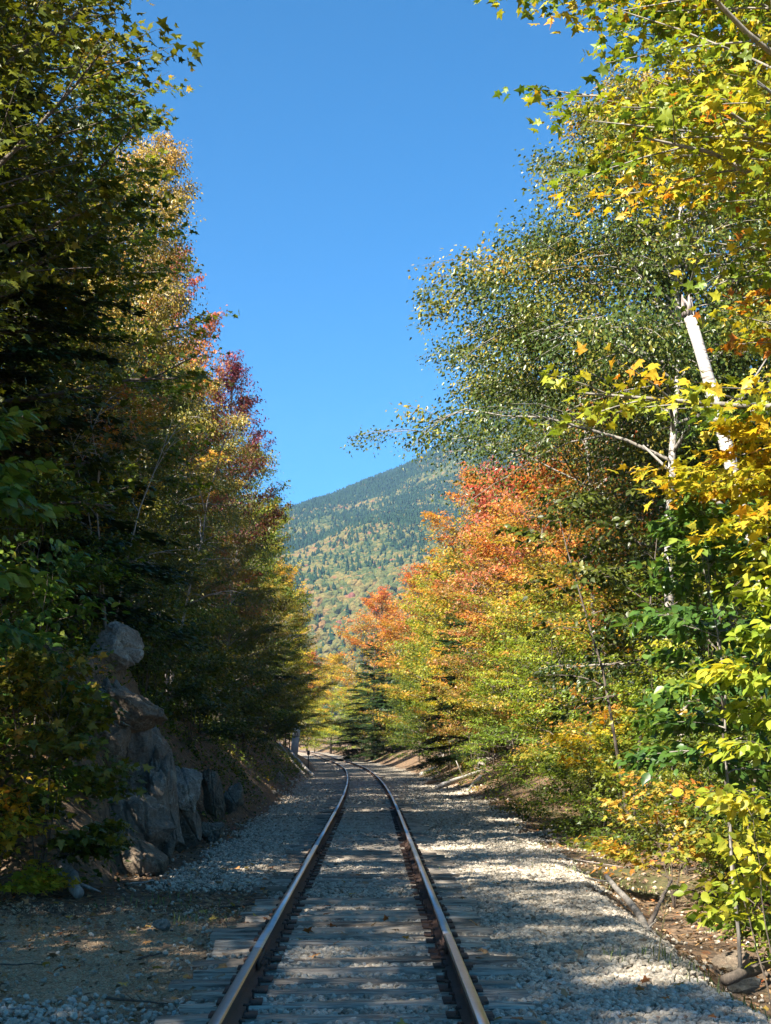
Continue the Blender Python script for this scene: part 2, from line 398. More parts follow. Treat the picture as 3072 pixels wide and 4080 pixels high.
# ------------------------------------------------------------------ instanced loose material (geometry nodes, stuff only)
def instancer(name, pts, scales, tints, mat_, builder, nvar, label, cat=None, var=None, kind='stuff', rotfull=True, rots=None):
    me = bpy.data.meshes.new(name)
    me.vertices.add(len(pts)); me.vertices.foreach_set('co', np.asarray(pts, dtype=np.float32).ravel())
    a = me.attributes.new('scl', 'FLOAT_VECTOR', 'POINT'); a.data.foreach_set('vector', np.asarray(scales, dtype=np.float32).ravel())
    a = me.attributes.new('tint', 'FLOAT', 'POINT'); a.data.foreach_set('value', np.asarray(tints, dtype=np.float32))
    a = me.attributes.new('rot', 'FLOAT_VECTOR', 'POINT'); a.data.foreach_set('vector', np.asarray(rots, dtype=np.float32).ravel())
    a = me.attributes.new('pick', 'INT', 'POINT'); a.data.foreach_set('value', np.asarray(var, dtype=np.int32))
    me.materials.append(mat_)
    ng = bpy.data.node_groups.new(name, 'GeometryNodeTree')
    ng.interface.new_socket('Geometry', in_out='INPUT', socket_type='NodeSocketGeometry')
    ng.interface.new_socket('Geometry', in_out='OUTPUT', socket_type='NodeSocketGeometry')
    gi = ng.nodes.new('NodeGroupInput'); go = ng.nodes.new('NodeGroupOutput')
    mtp = ng.nodes.new('GeometryNodeMeshToPoints'); ng.links.new(gi.outputs[0], mtp.inputs['Mesh'])
    gti = ng.nodes.new('GeometryNodeGeometryToInstance')
    for v in range(nvar)[::-1]:
        ng.links.new(builder(ng, v, mat_), gti.inputs[0])
    iop = ng.nodes.new('GeometryNodeInstanceOnPoints')
    ng.links.new(mtp.outputs[0], iop.inputs['Points']); ng.links.new(gti.outputs[0], iop.inputs['Instance'])
    iop.inputs['Pick Instance'].default_value = True
    def att(n_, t):
        q = ng.nodes.new('GeometryNodeInputNamedAttribute'); q.data_type = t; q.inputs['Name'].default_value = n_; return q.outputs['Attribute']
    ng.links.new(att('pick', 'INT'), iop.inputs['Instance Index'])
    e2r = ng.nodes.new('FunctionNodeEulerToRotation'); ng.links.new(att('rot', 'FLOAT_VECTOR'), e2r.inputs[0]); ng.links.new(e2r.outputs[0], iop.inputs['Rotation'])
    ng.links.new(att('scl', 'FLOAT_VECTOR'), iop.inputs['Scale'])
    ng.links.new(iop.outputs[0], go.inputs[0])
    o = link(name, me); o.modifiers.new('scatter', 'NODES').node_group = ng
    tag(o, label, cat, None, kind)
    return o

def blob_builder(subdiv, amp, nscale, conifer_from=None):
    def f(ng, v, mat_):
        setm = ng.nodes.new('GeometryNodeSetMaterial'); setm.inputs['Material'].default_value = mat_
        if conifer_from is not None and v >= conifer_from:
            jg = ng.nodes.new('GeometryNodeJoinGeometry')
            for (z, r, h) in ((0, .34, .55), (.28, .25, .45), (.55, .16, .45)):
                c = ng.nodes.new('GeometryNodeMeshCone'); c.inputs['Vertices'].default_value = 7
                c.inputs['Radius Top'].default_value = 0.0; c.inputs['Radius Bottom'].default_value = r * (1 + .2 * ((v * 7 + int(z * 10)) % 3 - 1)); c.inputs['Depth'].default_value = h
                t = ng.nodes.new('GeometryNodeTransform'); t.inputs['Translation'].default_value = (.02 * (v % 3 - 1), .0, z); ng.links.new(c.outputs[0], t.inputs[0]); ng.links.new(t.outputs[0], jg.inputs[0])
            src = jg.outputs[0]
        else:
            ico = ng.nodes.new('GeometryNodeMeshIcoSphere'); ico.inputs['Subdivisions'].default_value = subdiv; ico.inputs['Radius'].default_value = .5
            src = ico.outputs[0]
        nz = ng.nodes.new('ShaderNodeTexNoise'); nz.noise_dimensions = '4D'; nz.inputs['Scale'].default_value = nscale; nz.inputs['W'].default_value = v * 7.31; nz.inputs['Detail'].default_value = 2
        sub = ng.nodes.new('ShaderNodeVectorMath'); sub.operation = 'SUBTRACT'; sub.inputs[1].default_value = (.5, .5, .5); ng.links.new(nz.outputs['Color'], sub.inputs[0])
        sca = ng.nodes.new('ShaderNodeVectorMath'); sca.operation = 'SCALE'; sca.inputs['Scale'].default_value = amp; ng.links.new(sub.outputs[0], sca.inputs[0])
        sp = ng.nodes.new('GeometryNodeSetPosition'); ng.links.new(src, sp.inputs[0]); ng.links.new(sca.outputs[0], sp.inputs['Offset'])
        ss = ng.nodes.new('GeometryNodeSetShadeSmooth'); ss.inputs['Shade Smooth'].default_value = False
        ng.links.new(sp.outputs[0], ss.inputs[0]); ng.links.new(ss.outputs[0], setm.inputs[0])
        return setm.outputs[0]
    return f

# ballast
def ballast():
    P = []; S = []
    def field(y0, y1, dens, size):
        n = int((y1 - y0) * 7.6 * dens)
        Y = rng.uniform(y0, y1, n); s = rng.uniform(-3.2, 4.4, n); X = s + xc(Y)
        j = fbm(X * 1.6, Y * .9) - .47
        er = 2.6 + .03 * np.clip(Y - 12, 0, 32) + j * 1.2; el = -(2.1 + .012 * np.clip(Y - 18, 0, 60)) + j * 1.0
        p = sstep(-.45, .25, er - s) * sstep(-.6, .3, s - el)
        patch = sstep(-.8, .2, -1.15 - s + j * .8) * (1 - sstep(18, 19.5, Y)) * sstep(9, 11.5, Y + s * .8 + 2)
        p = p * (1 - .985 * patch)
        p = np.maximum(p, np.where((s < -1) & (Y > 9.5), .006, .02))
        k = rng.random(n) < p
        X, Y, s = X[k], Y[k], s[k]
        sz = size * np.exp(np.clip(rng.normal(0, .28, len(X)), -.6, .5))
        Z = ground_z(X, Y) + sz * .22 + rng.random(len(X)) * .008 * (np.abs(s) < 3) + .008 - .022 * sstep(.80, .88, np.abs(s)) * (1 - sstep(1.15, 1.5, np.abs(s))) + .022 * sstep(.45, .8, fbm(X * 1.1, Y * .8)) * (np.abs(s) < 1.7)
        rail = (np.abs(np.abs(s) - .75) < .09)
        Z = np.where(rail, np.minimum(Z, -.035), Z)
        P.append(np.stack([X, Y, Z], -1)); S.append(sz)
    field(7.6, 16, 1150, .040); field(16, 26, 760, .043); field(26, 45, 380, .053); field(45, 80, 110, .075)
    P = np.concatenate(P); S = np.concatenate(S); n = len(P)
    sc = S[:, None] * np.stack([rng.uniform(.8, 1.35, n), rng.uniform(.7, 1.1, n), rng.uniform(.5, .85, n)], -1)
    base = np.clip(fbm(P[:, 0] * .5 + 5, P[:, 1] * .3, 3) - .45, -.2, .2)
    t = np.clip(rng.beta(2.0, 1.8, n) * .95 + base * .5, 0, 1)
    rot = rng.uniform(-math.pi, math.pi, (n, 3)) * np.array([.25, .25, 1])
    instancer('ballast', P, sc, t, M_STONE, blob_builder(1, .55, 1.6), 8, 'grey crushed stone ballast packed between the ties and over the shoulders', 'gravel', rng.integers(0, 8, n), rots=rot)
ballast()
def grit_stones():
    n = 16000
    Y = rng.uniform(8, 17, n); X = rng.uniform(-6, -.9, n)
    k = rng.random(n) < .75
    P = np.stack([X, Y, ground_z(X, Y) + .004], -1)[k]; n = len(P)
    s = np.exp(rng.normal(math.log(.016), .35, n))[:, None] * np.stack([rng.uniform(.8, 1.4, n), np.ones(n), rng.uniform(.4, .8, n)], -1)
    instancer('grit', P, s, rng.random(n) * .9, simple('tan_grit', (.40, .29, .175), .9, 0, 25, .5), blob_builder(1, .5, 1.6), 4, 'fine tan grit on the flat ground left of the rails', 'gravel', rng.integers(0, 4, n), rots=rng.uniform(-3, 3, (n, 3)))
grit_stones()

# ------------------------------------------------------------------ railway track
track = empty('railway_track', (0, 8, 0))
tag(track, 'single railway track on worn timber ties curving away to the left', 'railway track')
def rail_frame(Y):
    d = (xc(Y + .5) - xc(Y - .5)); n = math.hypot(d, 1); return float(xc(Y)), d / n, 1 / n
def rail_section(side, y0, y1):
    prof = [(-.066, .018), (-.066, .028), (-.012, .045), (-.009, .125), (-.036, .135), (-.037, .162), (-.026, .170), (.026, .170), (.037, .162), (.036, .135), (.009, .125), (.012, .045), (.066, .028), (.066, .018)]
    ys = np.linspace(y0, y1, max(3, int((y1 - y0) / 3) + 1)); V = []
    for y in ys:
        cx, dx, dy = rail_frame(y)
        for (a, z) in prof:
            o = side * .7525 + a
            V.append((cx + o * dy, y - o * dx - 8, z + float(zt(y))))
    k = len(prof); F = []; M = []
    for i in range(len(ys) - 1):
        for j in range(k - 1):
            F.append((i * k + j, i * k + j + 1, (i + 1) * k + j + 1, (i + 1) * k + j)); M.append(1 if j in (5, 6, 7) else 0)
    F.append(tuple(range(k))[::-1]); M.append(0); F.append(tuple(range((len(ys) - 1) * k, len(ys) * k))); M.append(0)
    L = [i for f in F for i in f]
    return mesh_np('rail', V, L, [len(f) for f in F], [M_RUST, M_RAILTOP], False, M)
def jbar_mesh(side, y):
    g = Geo()
    cx, dx, dy = rail_frame(y)
    for f in (-1, 1):
        g.box((cx + side * .7525 + f * .03, y - 8, .085), (.022, .62, .075))
        for b in (-.24, -.14, -.05, .05, .14, .24):
            g.tube([(cx + side * .7525 + f * .038, y - 8 + b, .085), (cx + side * .7525 + f * .062, y - 8 + b, .085)], [.014, .013], 6)
    return g.mesh('joint_bar', [M_RUST])
for side, j0 in ((-1, 11.75), (1, 12.6)):
    js = [j0 - 11.9]
    while js[-1] < 330: js.append(js[-1] + 11.9)
    for a, b in zip(js[:-1], js[1:]):
        r = link('rail', rail_section(side, a + .004, b - .004), track)
        if b < 60: link('joint_bar', jbar_mesh(side, b), r)
def tie_mesh(seed, L=2.5):
    r = np.random.default_rng(seed); nx, w, h = 9, .18 + r.uniform(-.02, .02), .17
    xs = np.linspace(-L / 2, L / 2, nx); V = []; F = []
    ez = r.normal(0, .006, (nx, 6)); sk = r.normal(0, .012)
    for i, x in enumerate(xs):
        y0, y1 = -w / 2 + r.normal(0, .006), w / 2 + r.normal(0, .006)
        gap = .012 + abs(r.normal(0, .006)) if r.random() < .8 else .002
        c = r.normal(0, .01)
        wear = -.012 if i in (0, nx - 1) else 0
        V += [(x, y0, -h), (x, y0, -.008 + ez[i, 0] + wear), (x, c - gap, ez[i, 1] + wear), (x, c, -.03 + ez[i, 2]), (x, c + gap, ez[i, 3] + wear), (x, y1, -.008 + ez[i, 4] + wear), (x, y1, -h)]
    for i in range(nx - 1):
        for j in range(6): F.append((i * 7 + j, (i + 1) * 7 + j, (i + 1) * 7 + j + 1, i * 7 + j + 1))
    F.append(tuple(range(7))); F.append(tuple(range((nx - 1) * 7, nx * 7))[::-1])
    return V, F
tie_protos = []
for s_ in range(8):
    V, F = tie_mesh(100 + s_, 2.35 + .09 * (s_ % 4))
    tie_protos.append(mesh_np('tie', V, [i for f in F for i in f], [len(f) for f in F], [M_TIE]))
gp = Geo(); gp.box((0, 0, .009), (.30, .19, .018)); gp.box((-.075, 0, .022), (.012, .19, .012)); gp.box((.075, 0, .022), (.012, .19, .012))
plate_me = gp.mesh('tie_plate', [M_RUST])
gs = Geo(); gs.box((0, 0, .02), (.016, .016, .05)); gs.box((-.008, 0, .05), (.042, .03, .016), taper=.75)
spike_me = gs.mesh('spike', [M_RUST])
far = Geo(); yt = 7.6; cnt = 0
while yt < 300:
    cx, dx, dy = rail_frame(yt); ang = -math.atan2(dx, dy)
    zz = float(zt(yt)) + rng.normal(0, .009) + .003
    if cnt < 296:
        o = link('tie', tie_protos[int(rng.integers(8))], track, (cx + rng.normal(0, .05), yt - 8, zz))
        o.rotation_euler = (rng.normal(0, .02), rng.normal(0, .006), ang + rng.normal(0, .018))
        if rng.random() < .5: o.scale.x = -1
        if yt < 42:
            for sd in (-1, 1):
                p = link('tie_plate', plate_me, o, ((sd * .7525 - (o.location.x - cx)) * (o.scale.x), 0, .0))
                if yt < 26:
                    for (ax, ay) in ((-.085, -.055), (.085, .055)):
                        link('spike', spike_me, o, ((sd * .7525 - (o.location.x - cx) + ax) * o.scale.x, ay, .01 + abs(rng.normal(0, .008)))).rotation_euler = (0, 0, 0 if ax > 0 else math.pi)
    else:
        far.box((cx, yt - 8, zz - .08), (2.45, .21, .16), R=Matrix.Rotation(ang, 3, 'Z'))
    cnt += 1
    yt += .5 + rng.normal(0, .045) + (.12 if rng.random() < .1 else 0)
tag(link('tie', far.mesh('tie_far', [M_TIE]), track), 'farthest ties where the track bends out of sight', kind='stuff')

# ------------------------------------------------------------------ leaves and trees
def tpl_maple():
    pts = [(0, .02)]
    out = [(0, 0), (.16, -.04), (.42, .02), (.28, .20), (.56, .46), (.30, .46), (.20, .52), (0, 1.0)]
    right = out[1:-1]; left = [(-x, y) for x, y in right[::-1]]
    o = [out[0]] + right + [out[-1]] + left
    V = [(0, .36, .0)] + [(x, y, -.16 * abs(x) * 1.4 - .10 * max(0, y - .5) + (.05 if i % 2 else -.03)) for i, (x, y) in enumerate(o)]
    n = len(o); return np.array(V), [(0, 1 + i, 1 + (i + 1) % n) for i in range(n)]
def tpl_oval():
    V = np.array([(0, 0, 0), (.30, .42, .09), (0, 1, -.08), (-.30, .42, .09)]); return V, [(0, 1, 2), (0, 2, 3)]
def tpl_ovalfine():
    V = np.array([(0, 0, 0), (.22, .16, .04), (.33, .45, .07), (.20, .78, .01), (0, 1.05, -.12), (-.20, .78, .01), (-.33, .45, .07), (-.22, .16, .04), (0, .45, 0)])
    return V, [(8, i, (i + 1) % 8) for i in range(8)]
def tpl_star():      # cheap three-lobed leaf for the middle distance
    V = np.array([(0, 0, 0), (.50, .30, -.06), (.17, .42, .03), (0, 1, -.1), (-.17, .42, .03), (-.50, .30, -.06)]); return V, [(0, 1, 2), (0, 2, 4), (2, 3, 4), (0, 4, 5)]
TPL = {'maple': tpl_maple(), 'oval': tpl_oval(), 'fine': tpl_ovalfine(), 'star': tpl_star()}

def norm(a): return a / (np.linalg.norm(a, axis=-1, keepdims=True) + 1e-9)
def leaves_mesh(name, pos, nrm, axis, size, tint, val, tpl, mat_):
    T, F = TPL[tpl]
    axis = norm(axis - nrm * np.sum(axis * nrm, -1, keepdims=True)); side = np.cross(axis, nrm)
    V = pos[:, None] + size[:, None, None] * (T[None, :, 0:1] * side[:, None] + T[None, :, 1:2] * axis[:, None] + T[None, :, 2:3] * nrm[:, None])
    k = len(T); n = len(pos); F = np.array(F)
    FF = (F[None] + (np.arange(n) * k)[:, None, None]).reshape(-1, 3)
    return mesh_np(name, V.reshape(-1, 3), FF.ravel(), np.full(len(FF), 3), [mat_], False, None, dict(tint=np.repeat(tint, k), val=np.repeat(val, k)))

def grow(seed, H, R, base=.15, style='maple', nprim=26, nsec=7, lpm=60, size=.1, tr=.14, lean=(0, 0), t0=.35, tr_h=.25, spread=.5, env=None, azr=None, stems=1, clus=.16, droop=None, rise=None, tn=.13, leafn=None, sec_sc=1.0, flat=None):
    """returns trunk polylines, branch polylines, leaf arrays"""
    r = np.random.default_rng(seed)
    TR = []; BRN = []; LP = []; LN = []; LA = []; LT = []; LS = []
    for st in range(stems):
        k = 9; u = np.linspace(0, 1, k)
        wob = np.cumsum(r.normal(0, .012 * H, (k, 2)), 0) * u[:, None]
        lx, ly = lean
        if stems > 1: a = st * 6.28 / stems + r.uniform(-.5, .5); lx = lx + .18 * math.cos(a); ly = ly + .18 * math.sin(a)
        tp = np.stack([wob[:, 0] + lx * H * u ** 1.2, wob[:, 1] + ly * H * u ** 1.2, H * u], -1)
        rad = tr * (1 - u * .93) ** .85 / math.sqrt(stems); rad[0] *= 1.3
        TR.append((tp, rad))
        NP = nprim // stems
        for i in range(NP):
            t = (i + r.uniform(.2, .8)) / NP
            hz = base + (1 - base) * t ** .92 * .97
            p0 = np.array([np.interp(hz, u, tp[:, c]) for c in range(3)])
            az = i * 2.39996 + r.normal(0, .35)
            if azr is not None: az = r.uniform(*azr)
            if env == 'cone': L = R * (1 - t) ** .75 * r.uniform(.75, 1.1) + .12 * R
            elif env == 'low': L = R * (1 - t) ** .62 * r.uniform(.7, 1.15) + .1 * R
            elif env == 'full': L = R * (1 - t ** 3) ** .5 * (.85 + .15 * t) * r.uniform(.7, 1.15) + .1 * R
            else: L = R * (1 - t ** 2.4) ** .55 * (.62 + .38 * min(1, t * 3.5)) * r.uniform(.65, 1.18) + .12 * R
            if style == 'conifer': el0, dr = (math.radians(np.interp(t, [0, 1], [-4, 38])), .16)
            elif style == 'birch': el0, dr = (math.radians(np.interp(t, [0, 1], [28, 68])), .34)
            else: el0, dr = (math.radians(np.interp(t, [0, 1], [12, 66]) + r.normal(0, 7)), .05)
            if droop is not None: dr = droop
            if rise is not None: el0 = math.radians(rise) + r.normal(0, .1) + t * .5
            m = 7; q = np.linspace(0, 1, m)
            d = np.array([math.cos(az) * math.cos(el0), math.sin(az) * math.cos(el0), math.sin(el0)])
            pp = p0 + d * L * q[:, None]; pp[:, 2] -= dr * L * q ** 2
            pp[1:] += np.cumsum(r.normal(0, .018 * L, (m - 1, 3)), 0)
            rb = np.interp(hz, u, rad) * .55; rb = min(rb, .014 * L + .006)
            BRN.append((pp, rb * (1 - q * .85) + .002))
            ns = max(2, int(nsec * (L / R) ** .6 + .5)); pd = min(1.6, math.exp(r.normal(0, .35)))
            for j in range(ns):
                qq = .22 + .78 * (j + r.random()) / ns
                s0 = np.array([np.interp(qq, q, pp[:, c]) for c in range(3)])
                td = norm(np.array([np.interp(min(1, qq + .1), q, pp[:, c]) - np.interp(max(0, qq - .1), q, pp[:, c]) for c in range(3)]))
                a2 = (1 if j % 2 else -1) * math.radians(r.uniform(28, 68)) * (1.0 if qq < .93 else .2)
                c_, s_ = math.cos(a2), math.sin(a2)
                sd = norm(np.array([td[0] * c_ - td[1] * s_, td[0] * s_ + td[1] * c_, td[2] * .5 + r.normal(0, .18)]))
                sl = (L * (.46 * (1 - qq) + .13) * r.uniform(.7, 1.3) + .12) * sec_sc
                w = np.linspace(0, 1, 4)
                sp = s0 + sd * sl * w[:, None]; sp[:, 2] -= (dr * .7) * sl * w ** 2
                BRN.append((sp, (.0035 + .006 * sl) * (1 - .8 * w) * (tr / .14) ** .3))
                nl = int(lpm * sl * min(2.2, math.exp(r.normal(-.08, .5))) * pd) + 2
                ww = r.random(nl) ** .8
                lp = np.stack([np.interp(ww, w, sp[:, c]) for c in range(3)], -1)
                sg = (.055 + clus * .72 * sl)
                off = np.clip(r.normal(0, 1, (nl, 3)), -1.7, 1.7) * np.array([sg, sg, sg * (.30 if style != 'birch' else .75)])
                if style == 'conifer': off[:, 2] *= .35
                if style == 'birch': off[:, 2] -= abs(r.normal(0, .14, nl))
                lp = lp + off
                outw = norm(lp - np.array([p0[0], p0[1], 0]) * np.array([1, 1, 0]) - np.array([0, 0, 1]) * lp[:, 2:3])
                if flat is None: fl = {'maple': 1.0, 'birch': .25, 'conifer': 2.2}[style]
                else: fl = flat
                nn = norm(np.array([0, 0, 1.0]) * fl + outw * .35 + r.normal(0, spread, (nl, 3)))
                aa = norm(outw + off * 1.5 + r.normal(0, .5, (nl, 3)) + np.array([0, 0, -.35 if style != 'birch' else -1.1]))
                LP.append(lp); LN.append(nn); LA.append(aa)
                cl = r.normal(0, tn)
                LT.append(np.clip(t0 + tr_h * (t - .5) * 1.2 + .20 * (qq - .5) + cl + r.normal(0, .10, nl), 0, 1)); LS.append(size * r.uniform(.6, 1.25, nl))
    LP, LN, LA, LT, LS = map(np.concatenate, (LP, LN, LA, LT, LS))
    LV = np.clip(.5 + r.normal(0, .2, len(LP)), 0, 1)
    return dict(trunk=TR, br=BRN, P=LP, N=LN, A=LA, T=LT, S=LS, V=LV)

PROTO = {}
def proto(key, name, tplname, leafm, barkm, g, brk=4, min_r=0.0):
    tg = Geo()
    for p, r_ in g['trunk']: tg.tube(p, r_, 9)
    bgm = Geo()
    for p, r_ in g['br']:
        if r_[0] >= min_r: bgm.tube(p, r_, brk if r_[0] < .02 else 6, cap=False)
    PROTO[key] = dict(name=name, trunk=tg.mesh('trunk', [barkm], True), branches=bgm.mesh('branches', [barkm if barkm is not M_BIRCH else M_BARKG], True),
                      crown=leaves_mesh('crown', g['P'], g['N'], g['A'], g['S'], g['T'], g['V'], tplname, leafm), g=g, mat=leafm)
    for part in ('crown',):
        me = PROTO[key][part]
    return PROTO[key]

def plant(key, x, Y, sc=1.0, rz=0.0, leaf=None, label=None, cat='tree', group=None, name=None, z=None, szx=1.0, tilt=(0, 0)):
    """one tree or shrub of its own: an Empty at its foot > trunk, branches, crown"""
    p = PROTO[key]
    zz = float(ground_z(x, Y, False)) - .12 if z is None else z
    root = empty(name or p['name'], (x, Y, zz), rz)
    root.rotation_euler = (tilt[0], tilt[1], rz)
    root.scale = (sc * szx, sc * szx, sc)
    tag(root, label, cat, group)
    link('trunk', p['trunk'], root)
    link('branches', p['branches'], root)
    c = link('crown', p['crown'], root)
    if leaf and LM[leaf] is not p['mat']:
        c.material_slots[0].link = 'OBJECT'; c.material_slots[0].material = LM[leaf]
    return root

# --- kinds of tree
proto('mapleN', 'maple_tree', 'maple', LM['maple_olive'], M_BARK, grow(11, 15, 4.4, .10, 'maple', 50, 11, 27, .145, .17, t0=.45, tr_h=.3, spread=.5))
proto('mapleN2', 'maple_tree', 'maple', LM['maple_olive'], M_BARK, grow(12, 15, 4.0, .08, 'maple', 48, 10, 30, .14, .16, t0=.5, tr_h=.3, spread=.55))
proto('maple', 'maple_tree', 'star', LM['maple_orange'], M_BARK, grow(21, 15, 4.4, .05, 'maple', 60, 10, 52, .16, .16, t0=.5, tr_h=.5, spread=.55, env='full', clus=.24))
proto('maple2', 'maple_tree', 'star', LM['maple_yellow'], M_BARK, grow(22, 14, 4.2, .04, 'maple', 56, 10, 52, .16, .15, lean=(.03, 0), t0=.45, tr_h=.4, spread=.55, env='full', clus=.24))
proto('beech', 'beech_tree', 'oval', LM['beech'], M_BARKG, grow(31, 14, 4.2, .06, 'maple', 54, 10, 62, .125, .14, t0=.5, tr_h=.35, spread=.42, droop=.14))
proto('birch', 'birch_tree', 'oval', LM['birch'], M_BIRCH, grow(41, 16.5, 6.6, .47, 'birch', 46, 15, 92, .10, .13, env='low', lean=(.0, 0), t0=.52, tr_h=.25, spread=.8, clus=.13))
proto('birch2', 'birch_tree', 'oval', LM['birch_gold'], M_BIRCH, grow(42, 15, 4.0, .12, 'birch', 60, 13, 90, .10, .12, t0=.5, tr_h=.5, spread=.8, clus=.15, env='full'))
proto('birchlow', 'birch_tree', 'oval', LM['birch'], M_BARKG, grow(43, 12.6, 6.4, .63, 'birch', 22, 15, 95, .10, .11, t0=.5, tr_h=.25, spread=.8, clus=.13))
proto('hemlock', 'hemlock_tree', 'oval', LM['needle'], M_BARK, grow(51, 14, 3.8, .04, 'conifer', 84, 13, 72, .18, .17, t0=.4, spread=.35, env='cone', clus=.13))
proto('spruce', 'hemlock_tree', 'oval', LM['needle'], M_BARK, grow(52, 10, 2.6, .04, 'conifer', 60, 10, 80, .14, .12, t0=.5, spread=.4, env='cone', clus=.12))
proto('sap', 'sapling', 'oval', LM['bright'], M_TWIG, grow(61, 5, 1.9, .08, 'maple', 30, 7, 52, .095, .04, t0=.45, tr_h=.35, spread=.5, env='full', droop=.1))
proto('sap2', 'sapling', 'star', LM['bright'], M_TWIG, grow(62, 6, 1.9, .10, 'maple', 30, 7, 44, .12, .045, t0=.4, tr_h=.5, spread=.5, env='full', stems=2))
proto('sap3', 'sapling', 'oval', LM['maple_yellow'], M_TWIG, grow(63, 4, 1.7, .05, 'maple', 26, 7, 55, .09, .035, t0=.4, tr_h=.4, spread=.6, env='full', stems=3))
proto('bush', 'shrub', 'oval', LM['beech'], M_TWIG, grow(71, 1.7, 1.1, .05, 'maple', 20, 6, 75, .075, .022, t0=.35, tr_h=.3, spread=.55, env='full', stems=4, clus=.2))
proto('bush2', 'shrub', 'star', LM['maple_green'], M_TWIG, grow(72, 1.3, 1.0, .05, 'maple', 18, 6, 60, .085, .02, t0=.45, tr_h=.4, spread=.5, env='full', stems=3, clus=.2))


# --- left side, from the camera outwards
L = 'left'
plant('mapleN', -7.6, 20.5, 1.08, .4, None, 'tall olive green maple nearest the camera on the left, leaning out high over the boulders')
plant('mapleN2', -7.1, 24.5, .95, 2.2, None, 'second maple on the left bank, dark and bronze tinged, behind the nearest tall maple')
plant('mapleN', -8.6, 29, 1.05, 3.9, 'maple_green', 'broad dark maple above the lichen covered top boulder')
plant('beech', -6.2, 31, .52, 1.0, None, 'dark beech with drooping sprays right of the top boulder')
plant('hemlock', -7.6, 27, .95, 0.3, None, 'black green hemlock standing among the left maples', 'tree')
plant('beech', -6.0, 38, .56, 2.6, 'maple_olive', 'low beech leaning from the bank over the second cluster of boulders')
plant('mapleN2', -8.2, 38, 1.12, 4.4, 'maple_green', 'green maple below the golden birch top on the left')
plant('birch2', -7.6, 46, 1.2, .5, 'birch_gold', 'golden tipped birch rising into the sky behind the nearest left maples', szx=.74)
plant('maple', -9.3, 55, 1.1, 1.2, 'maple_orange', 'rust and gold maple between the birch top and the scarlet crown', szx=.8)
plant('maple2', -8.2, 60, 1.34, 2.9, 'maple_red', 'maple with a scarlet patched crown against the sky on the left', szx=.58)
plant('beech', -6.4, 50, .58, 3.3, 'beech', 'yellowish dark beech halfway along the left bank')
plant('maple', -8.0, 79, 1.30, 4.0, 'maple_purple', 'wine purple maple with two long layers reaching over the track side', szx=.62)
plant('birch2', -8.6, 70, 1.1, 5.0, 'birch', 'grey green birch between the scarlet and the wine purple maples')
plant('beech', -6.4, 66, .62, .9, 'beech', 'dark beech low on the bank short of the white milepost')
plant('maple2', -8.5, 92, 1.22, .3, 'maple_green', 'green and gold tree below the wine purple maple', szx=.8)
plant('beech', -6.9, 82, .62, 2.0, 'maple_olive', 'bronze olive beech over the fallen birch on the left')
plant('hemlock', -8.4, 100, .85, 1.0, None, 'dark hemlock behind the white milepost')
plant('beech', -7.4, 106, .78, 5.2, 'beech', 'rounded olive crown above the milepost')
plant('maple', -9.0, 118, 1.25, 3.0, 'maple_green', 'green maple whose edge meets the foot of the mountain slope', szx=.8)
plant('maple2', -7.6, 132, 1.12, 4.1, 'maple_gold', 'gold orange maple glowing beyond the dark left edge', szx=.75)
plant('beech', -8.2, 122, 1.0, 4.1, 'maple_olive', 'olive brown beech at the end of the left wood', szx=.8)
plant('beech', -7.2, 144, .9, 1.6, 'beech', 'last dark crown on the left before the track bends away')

# --- right side
plant('birch', 6.2, 31, 1.0, 3.3, 'birch', 'large arching birch reaching far out over the track on the right')
plant('birchlow', 6.2, 40, 1.0, 5.5, 'birch', 'lower birch with drooping sprays in front of the mountain')
plant('birch2', 8.9, 36, 1.25, .9, 'birch', 'upright birch behind the broken white snag')
plant('maple2', 7.6, 46, .86, 2.1, 'maple_orange', 'flame orange maple behind the dark saplings')
plant('maple', 7.3, 39.5, .66, 3.1, 'maple_orange', 'flaming orange maple under the drooping birch sprays')
plant('maple', 6.4, 66, .86, .2, 'maple_red', 'salmon red maple directly right of the mountain slope')
plant('maple', 6.4, 56, .76, 4.4, 'maple_orange', 'coral and gold maple beside the salmon red one')
plant('beech', 6.4, 51, .42, 4.0, 'bright', 'bright yellow green beech low above the fallen birch logs')
plant('maple2', 6.4, 70, .55, 1.0, 'maple_yellow', 'small yellow maple beside the dark hemlock')
plant('maple2', 6.0, 84, 1.1, 5.5, 'maple_orange', 'orange and green maple beyond the salmon red one')
plant('hemlock', 4.95, 74, .66, 1.1, None, 'dark hemlock rising between bright maples on the right')
plant('sap2', 4.3, 80, 1.0, .4, 'maple_gold', 'small yellow orange maple at the foot of the dark hemlock')
plant('maple2', 5.0, 104, 1.0, .8, 'maple_yellow', 'yellow green maple farther along the right side')
plant('maple', 4.2, 124, 1.0, 2.4, 'maple_orange', 'burnt orange maple top in front of the valley')
plant('hemlock', .1, 166, 1.0, 3.0, None, 'large dark hemlock at the bend of the track', 'tree')
plant('hemlock', 2.2, 158, .82, .6, None, 'second dark hemlock right of the one at the bend', 'tree')
plant('maple', .6, 182, 1.30, 4.0, 'maple_orange', 'orange red maple crown just right of the gap with the valley')
plant('maple2', 3.9, 150, .7, 1.4, 'maple_green', 'green shaded maple behind the hemlock at the bend')
plant('maple2', -7.2, 262, 1.2, 1.4, 'maple_gold', 'sunlit yellow tree closing the view beyond the bend')
plant('maple', -13, 300, 1.3, 4.4, 'maple_orange', 'sunlit orange tree just right of the white milepost')
plant('sap2', -10.5, 275, 1.6, .4, 'bright', 'bright green sapling at the far end of the track')

